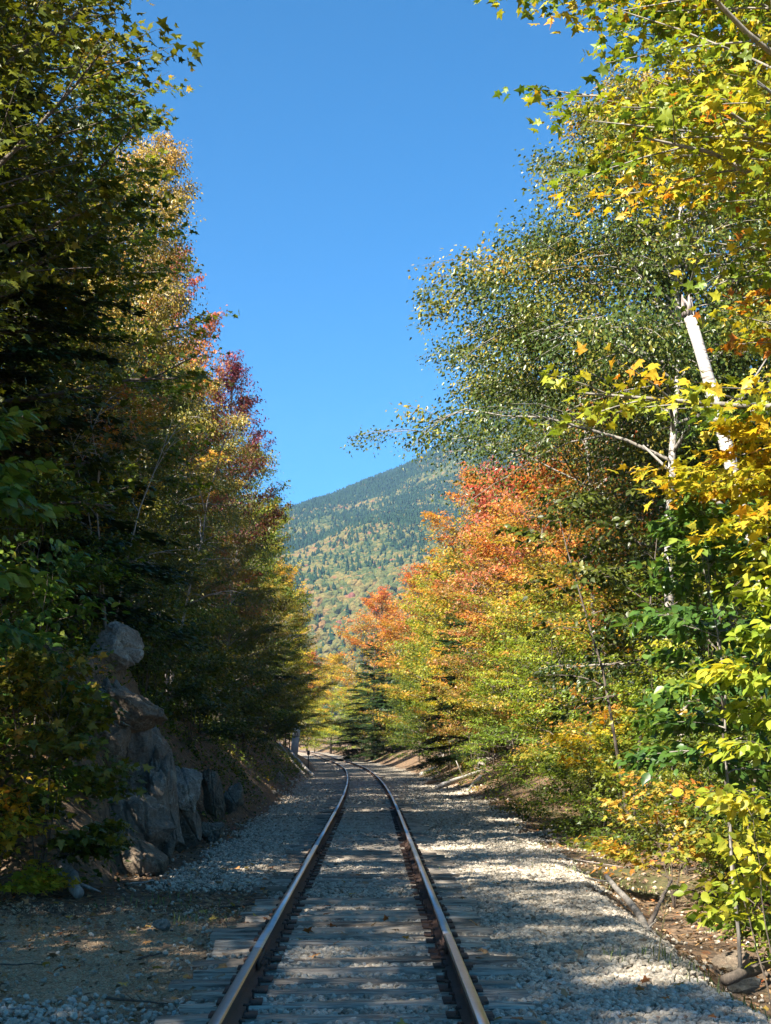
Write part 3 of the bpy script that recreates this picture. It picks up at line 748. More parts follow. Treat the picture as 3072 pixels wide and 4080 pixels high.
# rows of woodland behind both edges, seen only as a mass
def wood(n, fx, y0, y1, side, group, label, mats, keys, smin=.95, smax=1.25):
    for i in range(n):
        Y = y0 + (y1 - y0) * (i + rng.random() * .7) / n
        x = float(xc(Y)) + side * rng.uniform(*fx)
        plant(keys[i % len(keys)], x, Y, rng.uniform(smin, smax), rng.uniform(0, 6), mats[int(rng.integers(len(mats)))], label, 'tree', group)
wood(16, (11, 15), 18, 190, -1, 'trees of the left wood behind its edge', 'hidden tree added in the left wood to shade the bend', ['maple_green', 'maple_olive', 'beech', 'maple_yellow'], ['maple', 'beech', 'maple2', 'hemlock'])
wood(20, (10.5, 15), 24, 200, 1, 'trees of the right wood behind its edge', 'autumn tree standing back inside the right wood', ['maple_yellow', 'maple_orange', 'birch', 'maple_green', 'maple_gold'], ['birch2', 'maple2', 'maple', 'beech'], .85, 1.1)
for i, (x, Y) in enumerate([(-10.2, 11.5), (-10.6, 7), (-10.8, 2.2), (-11.2, -3), (-11, -8), (-10.8, -13), (-13.5, 19)]):  # trees outside the view, added and sized to cast shade over the track
    plant(('mapleN', 'mapleN2', 'beech')[i % 3], x, Y, (1.33 if Y < 5 else 1.05) + .1 * rng.random(), i * 1.3, ('maple_green', 'maple_olive')[i % 2], 'out of view tree added beside the crossing to shade the track', 'tree', 'out of view shade trees added beside the camera')

wood(8, (8, 11), 140, 225, -1, 'trees of the left wood behind its edge', 'hidden tree added in the left wood to shade the bend', ['maple_green', 'beech'], ['maple', 'beech'], 1.15, 1.35)  # tall trees hidden behind the edge, added to shade the hemlocks at the bend
for i, (dx, Y, k, sc, m, lb) in enumerate([
        (4.0, 178, 'sap', 1.6, 'bright', 'lime bush where the far rails disappear'), (4.4, 196, 'sap2', 1.6, 'maple_yellow', 'yellow bush outside the far curve'), (4.3, 218, 'sap', 1.7, 'maple_yellow', 'yellow bush at the outer side of the far bend'),
        (4.6, 240, 'sap2', 1.7, 'bright', 'green bush at the very end of the visible track')]):
    plant(k, float(xc(Y)) + dx, Y, sc, i, m, lb, 'sapling')
# understory on the right
for i, (x, Y, k, sc, m, lb) in enumerate([
    (5.9, 45, 'sap', 1.15, 'bright', 'sunlit lime green sapling behind the fallen birch logs'),
    (6.4, 49, 'sap3', 1.5, 'maple_yellow', 'yellow sapling right of the lime green one'),
    (6.6, 39, 'sap', 1.15, 'bright', 'leafy green sapling beside the forked dark stems'),
    (8.3, 42, 'sap2', 1.0, 'maple_yellow', 'tall yellow leaved sapling in the right thicket'),
    (5.6, 56, 'sap', 1.2, 'bright', 'rounded green sapling above the concrete block'),
    (6.0, 62, 'sap2', 1.0, 'bright', 'loose green sapling behind the concrete block'),
    (4.8, 70, 'sap3', 1.1, 'maple_orange', 'small orange maple bush at the right edge of the gravel'),
    (4.1, 88, 'sap', 1.25, 'maple_yellow', 'yellow bush beyond the fallen logs on the right'),
    (3.6, 97, 'sap2', 1.4, 'maple_green', 'green bush beside the far hemlock'),
    (3.6, 112, 'sap', 1.2, 'maple_green', 'shaded bush in front of the hemlock at the bend'),
    (6.6, 29, 'sap3', 1.0, 'maple_yellow', 'yellow flecked bush behind the grey tree stub'),
    (7.8, 33, 'sap', 1.25, 'bright', 'dense light green sapling at the right border'),
    (8.6, 27, 'sap2', 1.1, 'bright', 'light green maple sapling beneath the leaning birch'),
    (7.2, 24, 'sap', .9, 'bright', 'green sapling low behind the thin pale stems'),
    (5.9, 35, 'sap3', .75, 'maple_orange', 'low orange maple bush on the lit bank'),
    (5.4, 84, 'sap2', 1.35, 'maple_yellow', 'yellow green maple bush left of the dark hemlock'),
    (4.3, 82, 'sap3', 1.2, 'maple_orange', 'low orange bush at the ballast edge in the distance'),
    (5.3, 64, 'sap', .8, 'bright', 'small lime bush directly above the birch logs'),
    (9.0, 21, 'sap2', 1.2, 'maple_yellow', 'yellow maple sapling deep in the right corner')]):
    plant(k, x, Y, sc, i * 1.7, m, lb, 'sapling')
RB = 'shrubs along the right edge of the clearing'
for i, (x, Y, k, sc, m, lb) in enumerate([
    (5.0, 23.5, 'bush', 1.0, 'beech', 'dark shrub behind the orange layered maple'), (6.0, 25.0, 'bush', 1.4, 'maple_green', 'shrub at the foot of the grey tree stub'),
    (4.6, 26.5, 'bush2', 1.0, 'maple_green', 'low shrub left of the grey tree stub'), (6.6, 27.5, 'bush', 1.6, 'beech', 'tall shrub behind the grey tree stub'),
    (5.9, 31.5, 'bush2', 1.3, 'maple_green', 'shrub behind the forked stems'), (4.9, 31.5, 'bush', .8, 'beech', 'small shrub at the foot of the forked stems'),
    (5.2, 36, 'bush', 1.1, 'maple_green', 'shrub left of the forked stems'), (6.6, 35, 'bush', 1.6, 'bright', 'light green shrub under the arching birch'),
    (7.6, 30, 'bush2', 1.8, 'maple_yellow', 'yellowish shrub below the broken birch'), (4.9, 43, 'bush2', 1.0, 'maple_green', 'small dark fir green shrub in front of the lit bank'),
    (6.2, 41, 'bush', 1.3, 'bright', 'light green shrub behind the lit bank'), (5.7, 50, 'bush', 1.2, 'maple_orange', 'orange tinged shrub below the lime saplings'),
    (5.0, 21.0, 'sap3', .5, 'maple_green', 'leafy seedling at the back of the ditch'), (7.3, 22, 'sap3', .95, 'maple_green', 'dense green bush filling the right corner'),
    (5.9, 20.5, 'bush', 1.5, 'beech', 'shrub left of the dense bush in the right corner'), (6.0, 28.2, 'sap3', .8, 'bright', 'lime bush seen past the grey tree stub'),
    (5.0, 18.3, 'bush', 1.2, 'maple_green', 'shrub above the stone in the ditch'), (4.7, 16.2, 'bush2', 1.0, 'maple_yellow', 'yellow green shrub between the pale sapling stems')]):
    plant(k, x, Y, sc, i * 1.9, m, lb, 'shrub', RB, name='shrub')
# shrubs: left bank
LB = 'shrubs on the left bank'
for i, (x, Y, k, sc, m, lb) in enumerate([
    (-5.3, 20.6, 'bush', 1.2, 'beech', 'dense green shrub on the bank left of the boulders'),
    (-5.0, 19.0, 'bush2', 1.1, 'maple_green', 'broad leaved shrub low in front of the ledge'),
    (-5.2, 22.5, 'bush', 1.3, 'maple_green', 'tangled shrub above the low bank at the left border'),
    (-4.9, 26, 'bush', 1.2, 'beech', 'shrub behind the top boulder'),
    (-4.4, 29.5, 'bush', 1.25, 'beech', 'shrub hanging over the second rocks'),
    (-4.6, 33, 'bush2', 1.3, 'beech', 'dark shrub right of the second rocks'),
    (-4.4, 37, 'bush', 1.2, 'beech', 'bronze shrub on the leaf strewn slope'),
    (-4.7, 42, 'bush2', 1.5, 'maple_olive', 'low shrub halfway up the leaf strewn slope'),
    (-4.9, 48, 'bush', 1.5, 'beech', 'yellowish shrub above the bank stones'),
    (-4.6, 55, 'bush2', 1.3, 'maple_olive', 'small green shrub on the bare bank'),
    (-5.2, 62, 'bush', 1.7, 'beech', 'shrub over the old fallen limbs'),
    (-5.0, 72, 'bush', 1.6, 'beech', 'shrub left of the leaning fallen birch'),
    (-6.2, 89, 'bush', 1.7, 'beech', 'dark shrub left of the milepost'),
    (-6.0, 99, 'sap3', .9, 'maple_olive', 'dark thicket right behind the milepost'),
    (-6.4, 118, 'sap', 1.2, 'maple_olive', 'dark sapling where the left edge meets the far rails'),
    (-6.9, 20.5, 'sap3', .8, 'maple_green', 'bushy sapling at the left border of the photo'),
    (-5.6, 28, 'sap2', .8, 'maple_orange', 'bronze orange maple sapling high in the left shade'),
    (-5.6, 35, 'sap', .95, 'beech', 'sapling over the shaded slope')]):
    plant(k, x, Y, sc, i * 2.1, m, lb, 'shrub', LB, name='shrub' if 'bush' in k else 'sapling')

# ------------------------------------------------------------------ rocks
def ico(n=4):
    import bmesh
    bm = bmesh.new(); bmesh.ops.create_icosphere(bm, subdivisions=n, radius=1.0)
    V = np.array([v.co[:] for v in bm.verts]); F = np.array([[v.index for v in f.verts] for f in bm.faces]); bm.free(); return V, F
IV, IF = ico(6)
def rock_mesh(name, seed, dims, cuts=9, rough=.075, m=M_ROCK, lo=.42, hi=.82):
    r = np.random.default_rng(seed); V = IV.copy()
    for _ in range(cuts):
        n = norm(r.normal(0, 1, 3)); d = r.uniform(lo, hi)
        ex = np.maximum(0, V @ n - d); V = V - ex[:, None] * n * .96
    o = seed * 3.7
    for _ in range(3):                       # cracks: narrow grooves along random planes
        n = norm(r.normal(0, 1, 3) * np.array([1, 1, .6])); d = r.uniform(-.35, .35)
        w_ = V @ n - d + .05 * (vnoise(V[:, 0] * 5 + o, V[:, 2] * 5) - .5)
        V = V - norm(V) * (.10 * np.exp(-(w_ / .035) ** 2))[:, None]
    nn = norm(V)
    for sc_, am in ((1.7, 1.9), (4.2, 1.1), (10, .7), (24, .36)):
        nz = vnoise(V[:, 0] * sc_ + o, V[:, 1] * sc_ + V[:, 2] * sc_ * .7) + vnoise(V[:, 2] * sc_ + o, V[:, 0] * sc_ - V[:, 1] * sc_ * .6) - 1
        V = V + nn * (nz * rough * am)[:, None]
    return mesh_np(name, V * np.array(dims) / 2, IF.ravel(), np.full(len(IF), 3), [m], True)
def boulder(x, Y, z, dims, seed, m, label, rot=(0, 0, 0), **kw):
    o = link('boulder', rock_mesh('boulder', seed, dims, m=m, **kw), None, (x, Y, z)); o.rotation_euler = rot
    tag(o, label, 'boulder', 'boulders of the left bank'); return o
boulder(-3.55, 22.9, 1.35, (1.75, 1.9, 3.9), 3, M_ROCK, 'tallest cracked grey ledge rock in the left bank', (0.05, -.12, .25), cuts=16, lo=.38, hi=.66)
boulder(-3.05, 22.6, .95, (.75, 1.3, 2.4), 6, M_ROCK, 'upright grey face on the track side of the tall ledge', (0.02, -.2, .1), cuts=14, lo=.4, hi=.66)
boulder(-4.00, 21.9, 1.55, (1.15, 1.0, 1.5), 5, M_ROCKB, 'brown angular slab perched left on the tall ledge', (.3, .4, .5), cuts=13, lo=.38)
boulder(-3.45, 22.0, 2.15, (1.05, .9, 1.0), 8, M_ROCKB, 'rusty brown block wedged on top of the tall ledge', (.1, .35, .2), cuts=13, lo=.38)
boulder(-3.20, 21.5, .45, (1.2, 1.1, 1.35), 12, M_ROCK, 'leaning slab at the foot of the tall ledge', (.1, .5, .2), cuts=13, lo=.4)
boulder(-3.70, 21.3, .75, (1.0, .9, 1.2), 18, M_ROCKB, 'dark fractured block between the leaning slab and the shrub', (.2, .3, .7), cuts=13, lo=.38)
boulder(-3.12, 20.9, .12, (.85, .8, .75), 14, M_ROCKB, 'smooth brownish boulder lowest in front of the ledge', (0, .1, .3), cuts=5, lo=.6, rough=.025)
boulder(-3.75, 21.0, .25, (.7, .7, .7), 15, M_ROCKB, 'dark boulder half hidden by the green shrub', (0, .1, .9), cuts=7)
boulder(-4.15, 24.6, 3.25, (.95, .95, .92), 21, M_ROCKP, 'pale lichen covered boulder sitting alone highest on the bank', (.2, 0, .4), cuts=10, lo=.55, rough=.06)
boulder(-3.18, 26.0, 1.0, (.8, .9, 1.15), 24, M_ROCKP, 'whitish rock above the two low grey boulders', (0, -.3, .2), cuts=12, lo=.45, rough=.08)
boulder(-3.20, 26.6, .38, (.78, .9, .95), 27, M_ROCK, 'rounded grey boulder at the foot of the second rocks', (.1, -.35, .1), cuts=6, lo=.6, rough=.03)
boulder(-2.86, 28.0, .15, (.62, .6, .55), 29, M_ROCK, 'small grey boulder touching the leaf litter by the second rocks', (0, -.2, .7), cuts=7)
boulder(-3.13, 31.0, .65, (.55, .9, 1.3), 33, M_ROCKB, 'narrow dark upright rock behind the second rocks', (0, -.2, .4), cuts=12, lo=.45)
boulder(-3.08, 34.0, .55, (.55, .7, .8), 35, M_ROCK, 'low grey rock farther along the bank with a pale top', (0, .2, .4), cuts=9)
boulder(-3.35, 56.0, .35, (.5, .6, .8), 38, M_ROCKP, 'small pale greenish stone standing out of the bare bank', (0, -.3, 1.1), cuts=9)
boulder(-3.20, 49.0, .12, (.7, .6, .45), 39, M_ROCK, 'flat small stone at the edge of the ballast on the left', (0, 0, 1.8), cuts=9)
o = boulder(3.75, 15.4, -.52, (.6, .5, .4), 41, M_ROCKB, 'grey stone lying in the ditch beside the dead limb', (0, 0, .3)); o['group'] = 'stones in the right ditch'
o = boulder(3.20, 12.7, -.25, (.30, .22, .16), 42, M_ROCKP, 'pale stone on the slope of the right ditch', (0, 0, .3)); o['group'] = 'stones in the right ditch'
o = boulder(-1.90, 14.6, -.0, (.20, .15, .12), 43, M_ROCKP, 'single pale stone on the dark patch left of the rail'); o['group'] = 'stones by the left rail'

# ------------------------------------------------------------------ logs, sticks, dead wood
def limb(name, P, r, m, label, cat, group=None, k=9, stubs=0, seed=0, endm=None, smooth=True):
    g = Geo(); r_ = np.random.default_rng(seed)
    P = np.array(P, float); t = np.linspace(0, 1, len(P)); tt = np.linspace(0, 1, max(7, len(P) * 3))
    Q = np.stack([np.interp(tt, t, P[:, c]) for c in range(3)], -1); Q[1:-1] += r_.normal(0, r[0] * .22, (len(tt) - 2, 3))
    rr = np.interp(tt, [0, 1], r) * (1 + r_.normal(0, .06, len(tt)))
    base = Q[0].copy(); g.tube(Q - base, rr, k)
    for _ in range(stubs):
        i = r_.integers(1, len(Q) - 1); d = norm(r_.normal(0, 1, 3) + np.array([0, 0, .5])); l = rr[i] * r_.uniform(2, 7)
        g.tube([Q[i] - base, Q[i] - base + d * l, Q[i] - base + d * l * 1.6 + r_.normal(0, l * .15, 3)], [rr[i] * .4, rr[i] * .28, rr[i] * .1], 5)
    o = link(name, g.mesh(name, [m], smooth), None, tuple(base)); tag(o, label, cat, group); return o
gz = lambda x, Y: float(ground_z(x, Y))
GL = 'fallen birch logs by the right shoulder'
limb('fallen_log', [(2.7, 60, gz(2.7, 60) + .12), (4.4, 64.5, gz(4.4, 64.5) + .16), (5.9, 70, .75)], (.10, .12), M_BIRCH, 'longest fallen birch log with a dark cut end toward the ballast', 'log', GL, stubs=2, seed=1)
limb('fallen_log', [(4.6, 58.5, .12), (5.7, 61.5, .6), (7.0, 66, 1.35)], (.11, .14), M_BIRCH, 'upper birch log crossing in front of the concrete block', 'log', GL, stubs=2, seed=2)
limb('fallen_log', [(3.7, 56, .06), (4.3, 60, .3), (4.6, 62, .42)], (.08, .10), M_BIRCH, 'short birch log between the two long ones', 'log', GL, seed=3)
limb('fallen_log', [(2.3, 66, .03), (3.5, 72, .08), (4.7, 80, .35)], (.10, .08), M_DEAD, 'grey brown log lying behind the birch logs', 'log', GL, stubs=3, seed=4)
limb('fallen_log', [(3.0, 88, .05), (4.2, 94, .3), (5.2, 100, .8)], (.14, .18), M_BIRCH, 'pale fallen trunk at the far edge of the clearing', 'log', GL, stubs=2, seed=5)
limb('fallen_branch', [(2.6, 49, .0), (3.6, 52, .05), (4.8, 55, .1)], (.03, .015), M_TWIG, 'long dark stick on the gravel below the birch logs', 'branch', stubs=3, seed=6)
limb('fallen_log', [(-2.95, 80, .10), (-3.6, 83, .5), (-4.4, 87, 1.15), (-5.0, 90, 1.6)], (.085, .06), M_BIRCH, 'white fallen birch sloping down the left bank to the ballast', 'log', stubs=2, seed=7)
limb('fallen_log', [(-3.4, 78, .25), (-4.3, 82, .9), (-5.3, 87, 1.9)], (.06, .04), M_DEAD, 'thin grey limb left of the white fallen birch', 'log', stubs=4, seed=8)
limb('fallen_log', [(-4.3, 84, .85), (-4.9, 86, 1.2), (-5.6, 87, 1.7)], (.07, .05), M_BIRCH, 'short broken birch piece on the bank below the milepost', 'log', stubs=2, seed=9)
limb('fallen_log', [(-3.25, 17.55, .02), (-3.50, 18.15, .22), (-3.60, 18.4, .34)], (.07, .10), M_DEAD, 'stubby pale log poking out under the left shrub', 'log', stubs=2, seed=10)
limb('dead_limb', [(2.95, 14.0, -.35), (2.98, 15.6, -.2), (3.05, 17.4, -.02), (3.0, 18.6, .12)], (.045, .03), M_BARKG, 'twisted grey dead limb lying in the right ditch', 'branch', stubs=3, seed=11)
limb('dead_limb', [(3.02, 16.0, -.2), (3.35, 16.9, .02), (3.6, 17.6, .15)], (.03, .015), M_BARK, 'brown side limb leaning on the grey dead limb', 'branch', seed=12)
limb('fallen_log', [(2.78, 11.55, -.05), (3.15, 11.9, .0), (3.5, 12.3, .03)], (.04, .045), M_TWIG, 'short log end at the bottom right corner', 'log', stubs=1, seed=13)
limb('dead_snag', [(5.35, 26.2, gz(5.35, 26.2) - .1), (5.5, 26.3, 1.2), (5.72, 26.4, 2.35)], (.15, .115), M_DEAD, 'grey standing tree stub with a broken top in the right thicket', 'tree stub', stubs=4, seed=14, k=11)
for i, (x, Y, a, l) in enumerate([(-2.4, 10.2, .3, .7), (-1.5, 10.6, -.5, .55), (-2.9, 12.2, .2, .8), (-2.2, 9.3, .1, .6), (-1.7, 12.8, 1.1, .4), (-1.15, 16.8, .6, .9), (-3.4, 14.0, -.2, .6), (1.75, 12.3, .1, .35), (3.0, 21, .5, 1.1), (3.4, 24, -.3, 1.4), (3.9, 27, .2, 1.6), (4.4, 31, .6, 1.3), (3.3, 29, .0, 1.5), (2.9, 15.2, 1.2, .8), (3.1, 33, .3, 1.7), (-2.7, 19.4, .9, .8), (-2.9, 31, .3, 1.1), (-2.9, 38, .7, 1.2)]):
    c, s_ = math.cos(a) * l / 2, math.sin(a) * l / 2
    r0 = rng.normal(0, .05 * l)
    limb('fallen_twig', [(x - c, Y - s_, gz(x - c, Y - s_) + .02), (x, Y + r0, gz(x, Y) + .03), (x + c, Y + s_, gz(x + c, Y + s_) + .025)], (.011 + .004 * l, .004), M_TWIG if i % 3 else M_DEAD, 'thin dead stick lying on the ground', 'twig', 'loose sticks on the ground', k=5, stubs=2, seed=50 + i)

# broken birch snag
def birch_snag():
    root = empty('birch_snag', (7.45, 23, gz(7.45, 23) - .1)); tag(root, 'leaning white birch trunk snapped off with a splintered top', 'tree stub')
    g = Geo(); u = np.linspace(0, 1, 16)
    P = np.stack([-2.2 * u ** .95 + .04 * np.sin(u * 9), .3 * u, 8.95 * u], -1); g.tube(P, np.interp(u, [0, 1], [.145, .095]) * (1 + rng.normal(0, .03, 16)), 12)
    link('trunk', g.mesh('trunk', [M_BIRCH], True), root)
    sp = Geo(); top = P[-1]
    for k in range(11):
        a = k * .571; h = rng.uniform(.12, .42); q = top + np.array([math.cos(a) * .08, math.sin(a) * .08, -.08])
        sp.tube([q, q + np.array([rng.normal(0, .01), rng.normal(0, .01), h * .6]), q + np.array([rng.normal(0, .03) - .03, rng.normal(0, .02), h])], [.038, .028, .004], 5)
    link('splinters', sp.mesh('splinters', [M_DEAD]), root)
    b = Geo(); p0 = P[9]
    b.tube([p0, p0 + np.array([-.5, 0, .45]), p0 + np.array([-1.0, .1, .75]), p0 + np.array([-1.6, .1, 1.35])], [.05, .04, .03, .015], 7)
    b.tube([P[12], P[12] + np.array([.4, .1, .35]), P[12] + np.array([.9, .2, 1.1])], [.035, .025, .01], 7)
    link('branch', b.mesh('branch', [M_BARKG], True), root)
birch_snag()

# bare pale branches on the left
def bare(x, Y, sc, seed, label):
    g = grow(seed, 5, 1.7, .3, 'birch', 14, 5, 2, .05, .05, stems=3)
    root = empty('bare_tree', (x, Y, gz(x, Y)), seed); root.scale = (sc,) * 3; tag(root, label, 'tree')
    a = Geo()
    for p, r_ in g['trunk']: a.tube(p, r_, 7)
    link('trunk', a.mesh('trunk', [M_DEAD], True), root)
    a = Geo()
    for p, r_ in g['br']: a.tube(p, r_ * 1.5, 4, cap=False)
    link('branches', a.mesh('branches', [M_DEAD], True), root)
bare(-6.0, 45, 1.7, 81, 'leafless grey tree with fanning pale twigs among the left crowns')
bare(-4.6, 26.5, .9, 82, 'leafless forked sapling above the boulders')
bare(-7.4, 116, 2.0, 83, 'dead twiggy tree top beside the mountain slope')

# ------------------------------------------------------------------ milepost, marker stake, concrete block
mp = empty('milepost', (-4.72, 92, float(ground_z(-4.72, 92)) - .05), .06); mp.rotation_euler = (0, .10, .06); mp.scale = (1.08,) * 3
tag(mp, 'leaning concrete milepost with a white top lettered P 81', 'milepost')
g = Geo(); g.box((0, 0, .62), (.42, .16, 1.34)); link('post', g.mesh('post', [M_POSTG]), mp)
g = Geo(); g.box((0, 0, 1.305), (.425, .165, .03)); link('band', g.mesh('band', [M_BLACK]), mp)
g = Geo(); g.box((0, 0, 1.62), (.42, .16, .60)); g.box((0, 0, 1.945), (.42, .16, .05), taper=.8); link('head', g.mesh('head', [M_POST]), mp)
for tx, z, sz in (('P', 1.68, .26), ('8', 1.38, .27), ('1', 1.38, .27)):
    c = bpy.data.curves.new('lettering', 'FONT'); c.body = tx; c.size = sz; c.align_x = 'CENTER'; c.extrude = .004; c.offset = .004; c.materials.append(M_BLACK)
    tmp = bpy.data.objects.new('lettering', c); COL.objects.link(tmp); bpy.context.view_layer.update()
    tm = bpy.data.meshes.new_from_object(tmp.evaluated_get(bpy.context.evaluated_depsgraph_get())); bpy.data.objects.remove(tmp)
    t = bpy.data.objects.new('letter', tm); COL.objects.link(t); t.parent = mp; t.location = ({'P': 0, '8': -.075, '1': .085}[tx], -.084, z); t.rotation_euler = (math.pi / 2, 0, 0)
st = empty('marker_stake', (-3.55, 86, .1)); tag(st, 'thin black marker stake with a small plate on top beside the milepost', 'stake')
g = Geo(); g.tube([(0, 0, -.2), (0, 0, .6), (.01, 0, 1.25)], .024, 7); link('stake', g.mesh('stake', [M_BLACK]), st)
g = Geo(); g.box((.01, -.03, 1.2), (.16, .02, .26)); link('plate', g.mesh('plate', [M_BLACK]), st)
cb = empty('culvert_headwall', (5.55, 69, .55), .08); tag(cb, 'square brown concrete block behind the fallen birch logs', 'concrete block')
g = Geo(); g.box((0, 0, .1), (1.15, .5, 1.2)); g.box((0, -.01, .74), (1.2, .56, .1)); link('block', g.mesh('block', [M_CONC]), cb)
limb('log_end', [(6.35, 67.4, 1.75), (6.6, 69, 1.85), (6.9, 71, 1.95)], (.22, .22), M_BIRCH, 'round sawn log end above the birch logs by the concrete block', 'log', seed=20, k=14)
limb('stump', [(5.75, 70.6, .8), (5.75, 70.6, 1.5), (5.78, 70.6, 1.75)], (.32, .26), M_BARK, 'dark stump behind the concrete block', 'stump', seed=21, k=12)

# ------------------------------------------------------------------ near plants whose leaves can be picked apart one by one
LEAFSET = {}
def leaf_variants(tpl, mt):
    key = (tpl, mt.name)
    if key not in LEAFSET:
        T, F = TPL[tpl]; out = []
        for i in range(14):
            t = (i + .5) / 14
            out.append(mesh_np('leaf', T, [q for f in F for q in f], [3] * len(F), [mt], False, None, dict(tint=np.full(len(T), t), val=np.full(len(T), .25 + .5 * ((i * 5) % 14) / 13))))
        LEAFSET[key] = out
    return LEAFSET[key]
CAMP = np.array([.13, 0, 1.7])
def near_plant(name, x, Y, rz, g, tpl, mt, barkm, label, cat, group=None, nleaf=280, z=None, inview=True):
    zz = gz(x, Y) - .05 if z is None else z
    root = empty(name, (x, Y, zz), rz); tag(root, label, cat, group)
    a = Geo()
    for p, r_ in g['trunk']: a.tube(p, r_, 8)
    link('trunk' if cat == 'tree' else 'stem', a.mesh('trunk', [barkm], True), root)
    a = Geo()
    for p, r_ in g['br']: a.tube(p, r_, 5, cap=False)
    link('branches', a.mesh('branches', [barkm], True), root)
    P = g['P']; c, s_ = math.cos(rz), math.sin(rz)
    W = np.stack([P[:, 0] * c - P[:, 1] * s_ + x, P[:, 0] * s_ + P[:, 1] * c + Y, P[:, 2] + zz], -1)
    # the leaves that show largest: nearest to where the photograph was taken, inside its view
    d = W - CAMP; dep = d[:, 1] * math.cos(PITCH) + d[:, 2] * math.sin(PITCH); up_ = d[:, 2] * math.cos(PITCH) - d[:, 1] * math.sin(PITCH)
    seen = (np.abs(d[:, 0] / dep) < .265) & (np.abs(up_ / dep) < .35)
    score = dep / g['S'] + np.where(seen, 0, 1e6)
    order = np.argsort(score); pick = order[:nleaf]; rest = order[nleaf:]
    A = norm(g['A'] - g['N'] * np.sum(g['A'] * g['N'], -1, keepdims=True)); Sd = np.cross(A, g['N'])
    vs = leaf_variants(tpl, mt)
    for i in pick:
        me = vs[min(13, int(g['T'][i] * 14))]
        o = bpy.data.objects.new('leaf', me); COL.objects.link(o); o.parent = root
        M = np.eye(4); M[:3, 0] = Sd[i] * g['S'][i]; M[:3, 1] = A[i] * g['S'][i]; M[:3, 2] = g['N'][i] * g['S'][i]; M[:3, 3] = P[i]
        o.matrix_local = Matrix(M.tolist())
    if len(rest):
        me = leaves_mesh('foliage', P[rest], g['N'][rest], g['A'][rest], g['S'][rest], g['T'][rest], g['V'][rest], tpl, mt)
        tag(link('foliage', me, root), kind='stuff')
    return root
PI = math.pi
near_plant('maple_tree', 6.1, 13.4, 0, grow(201, 13.5, 5.2, .34, 'maple', 40, 11, 34, .112, .17, t0=.42, tr_h=-.1, tn=.24, spread=.65, azr=(PI - 1.15, PI + 1.0), droop=.16, rise=26, clus=.13), 'maple', LM['maple_yellow'], M_BARKG,
           'green gold maple whose large leaved branches fill the top right corner', 'tree', nleaf=300)
near_plant('maple_sapling', 5.15, 12.8, 0, grow(202, 5.0, 2.1, .72, 'maple', 8, 8, 36, .12, .045, t0=.45, tr_h=.1, spread=.5, azr=(PI - .9, PI + .9), droop=.12, rise=8, clus=.15), 'maple', LM['maple_gold'], M_TWIG,
           'golden maple sapling spreading across the lower part of the broken birch', 'sapling', nleaf=200)
near_plant('broadleaf_sapling', 3.55, 14.2, 1.0, grow(203, 4.6, .9, .42, 'maple', 18, 6, 66, .115, .02, t0=.45, tr_h=.1, spread=.6, env='full', droop=.25, clus=.2), 'fine', LM['broad'], M_BARKG,
           'tall thin sapling with long pale green leaflets and a bare pale stem', 'sapling', nleaf=260)
near_plant('broadleaf_sapling', 3.85, 13.0, 2.0, grow(204, 4.1, .85, .30, 'maple', 22, 6, 70, .11, .018, t0=.6, tr_h=.1, spread=.6, env='full', droop=.25, clus=.2), 'fine', LM['bright'], M_TWIG,
           'yellow green sapling at the right border with sunlit drooping leaves', 'sapling', nleaf=240)
near_plant('broadleaf_shrub', 3.18, 11.6, .4, grow(205, 1.75, .45, .2, 'maple', 12, 4, 74, .095, .014, t0=.75, tr_h=.1, spread=.7, env='full', stems=3, droop=.2, clus=.25), 'fine', LM['bright'], M_TWIG,
           'small sunlit yellow green shrub at the bottom right border', 'shrub', nleaf=90)
near_plant('broadleaf_sapling', 4.35, 17.5, .9, grow(206, 5.3, 1.0, .38, 'maple', 18, 6, 56, .12, .035, t0=.3, tr_h=.1, spread=.55, env='full', droop=.25, stems=2, clus=.2), 'fine', LM['broad'], M_TWIG,
           'shaded broad leaved sapling with dull blue green leaves right of centre', 'sapling', nleaf=220)
near_plant('forked_sapling', 5.1, 29.0, 2.9, grow(207, 6.6, 1.9, .42, 'maple', 24, 6, 34, .14, .06, lean=(.02, .02), t0=.2, tr_h=.1, spread=.5, env='full', droop=.3, stems=2, clus=.18), 'fine', LM['maple_olive'], M_BARK,
           'forked sapling with two dark stems and hanging dark leaves', 'sapling', nleaf=120)
near_plant('maple_shrub', 4.2, 20.5, .3, grow(208, 1.2, 1.3, .1, 'maple', 18, 6, 44, .085, .02, t0=.35, tr_h=.1, spread=.4, env='full', stems=3, clus=.2), 'maple', LM['maple_orange'], M_TWIG,
           'low layered maple with orange yellow leaves above the right ditch', 'shrub', nleaf=140)
near_plant('maple_shrub', 5.3, 33.5, .3, grow(209, 2.0, 1.4, .4, 'maple', 12, 5, 36, .12, .02, t0=.45, tr_h=.1, spread=.4, env='full', stems=3, clus=.2), 'maple', LM['maple_gold'], M_TWIG,
           'low orange maple beside the forked sapling', 'shrub', nleaf=60)
near_plant('maple_sapling', -3.8, 18.0, .2, grow(210, 2.7, .95, .12, 'maple', 26, 6, 58, .12, .02, t0=.5, tr_h=.2, spread=.5, env='full', stems=4, clus=.2), 'maple', LM['maple_olive'], M_TWIG,
           'leafy dark maple sapling in front of the left boulders', 'sapling', nleaf=240)
near_plant('maple_shrub', -4.25, 17.5, .2, grow(211, 1.0, .8, .12, 'maple', 16, 5, 45, .10, .015, t0=.5, tr_h=.2, spread=.45, env='full', stems=3, clus=.2), 'maple', LM['maple_gold'], M_TWIG,
           'orange yellow maple seedling at the bottom of the left border', 'shrub', nleaf=120)
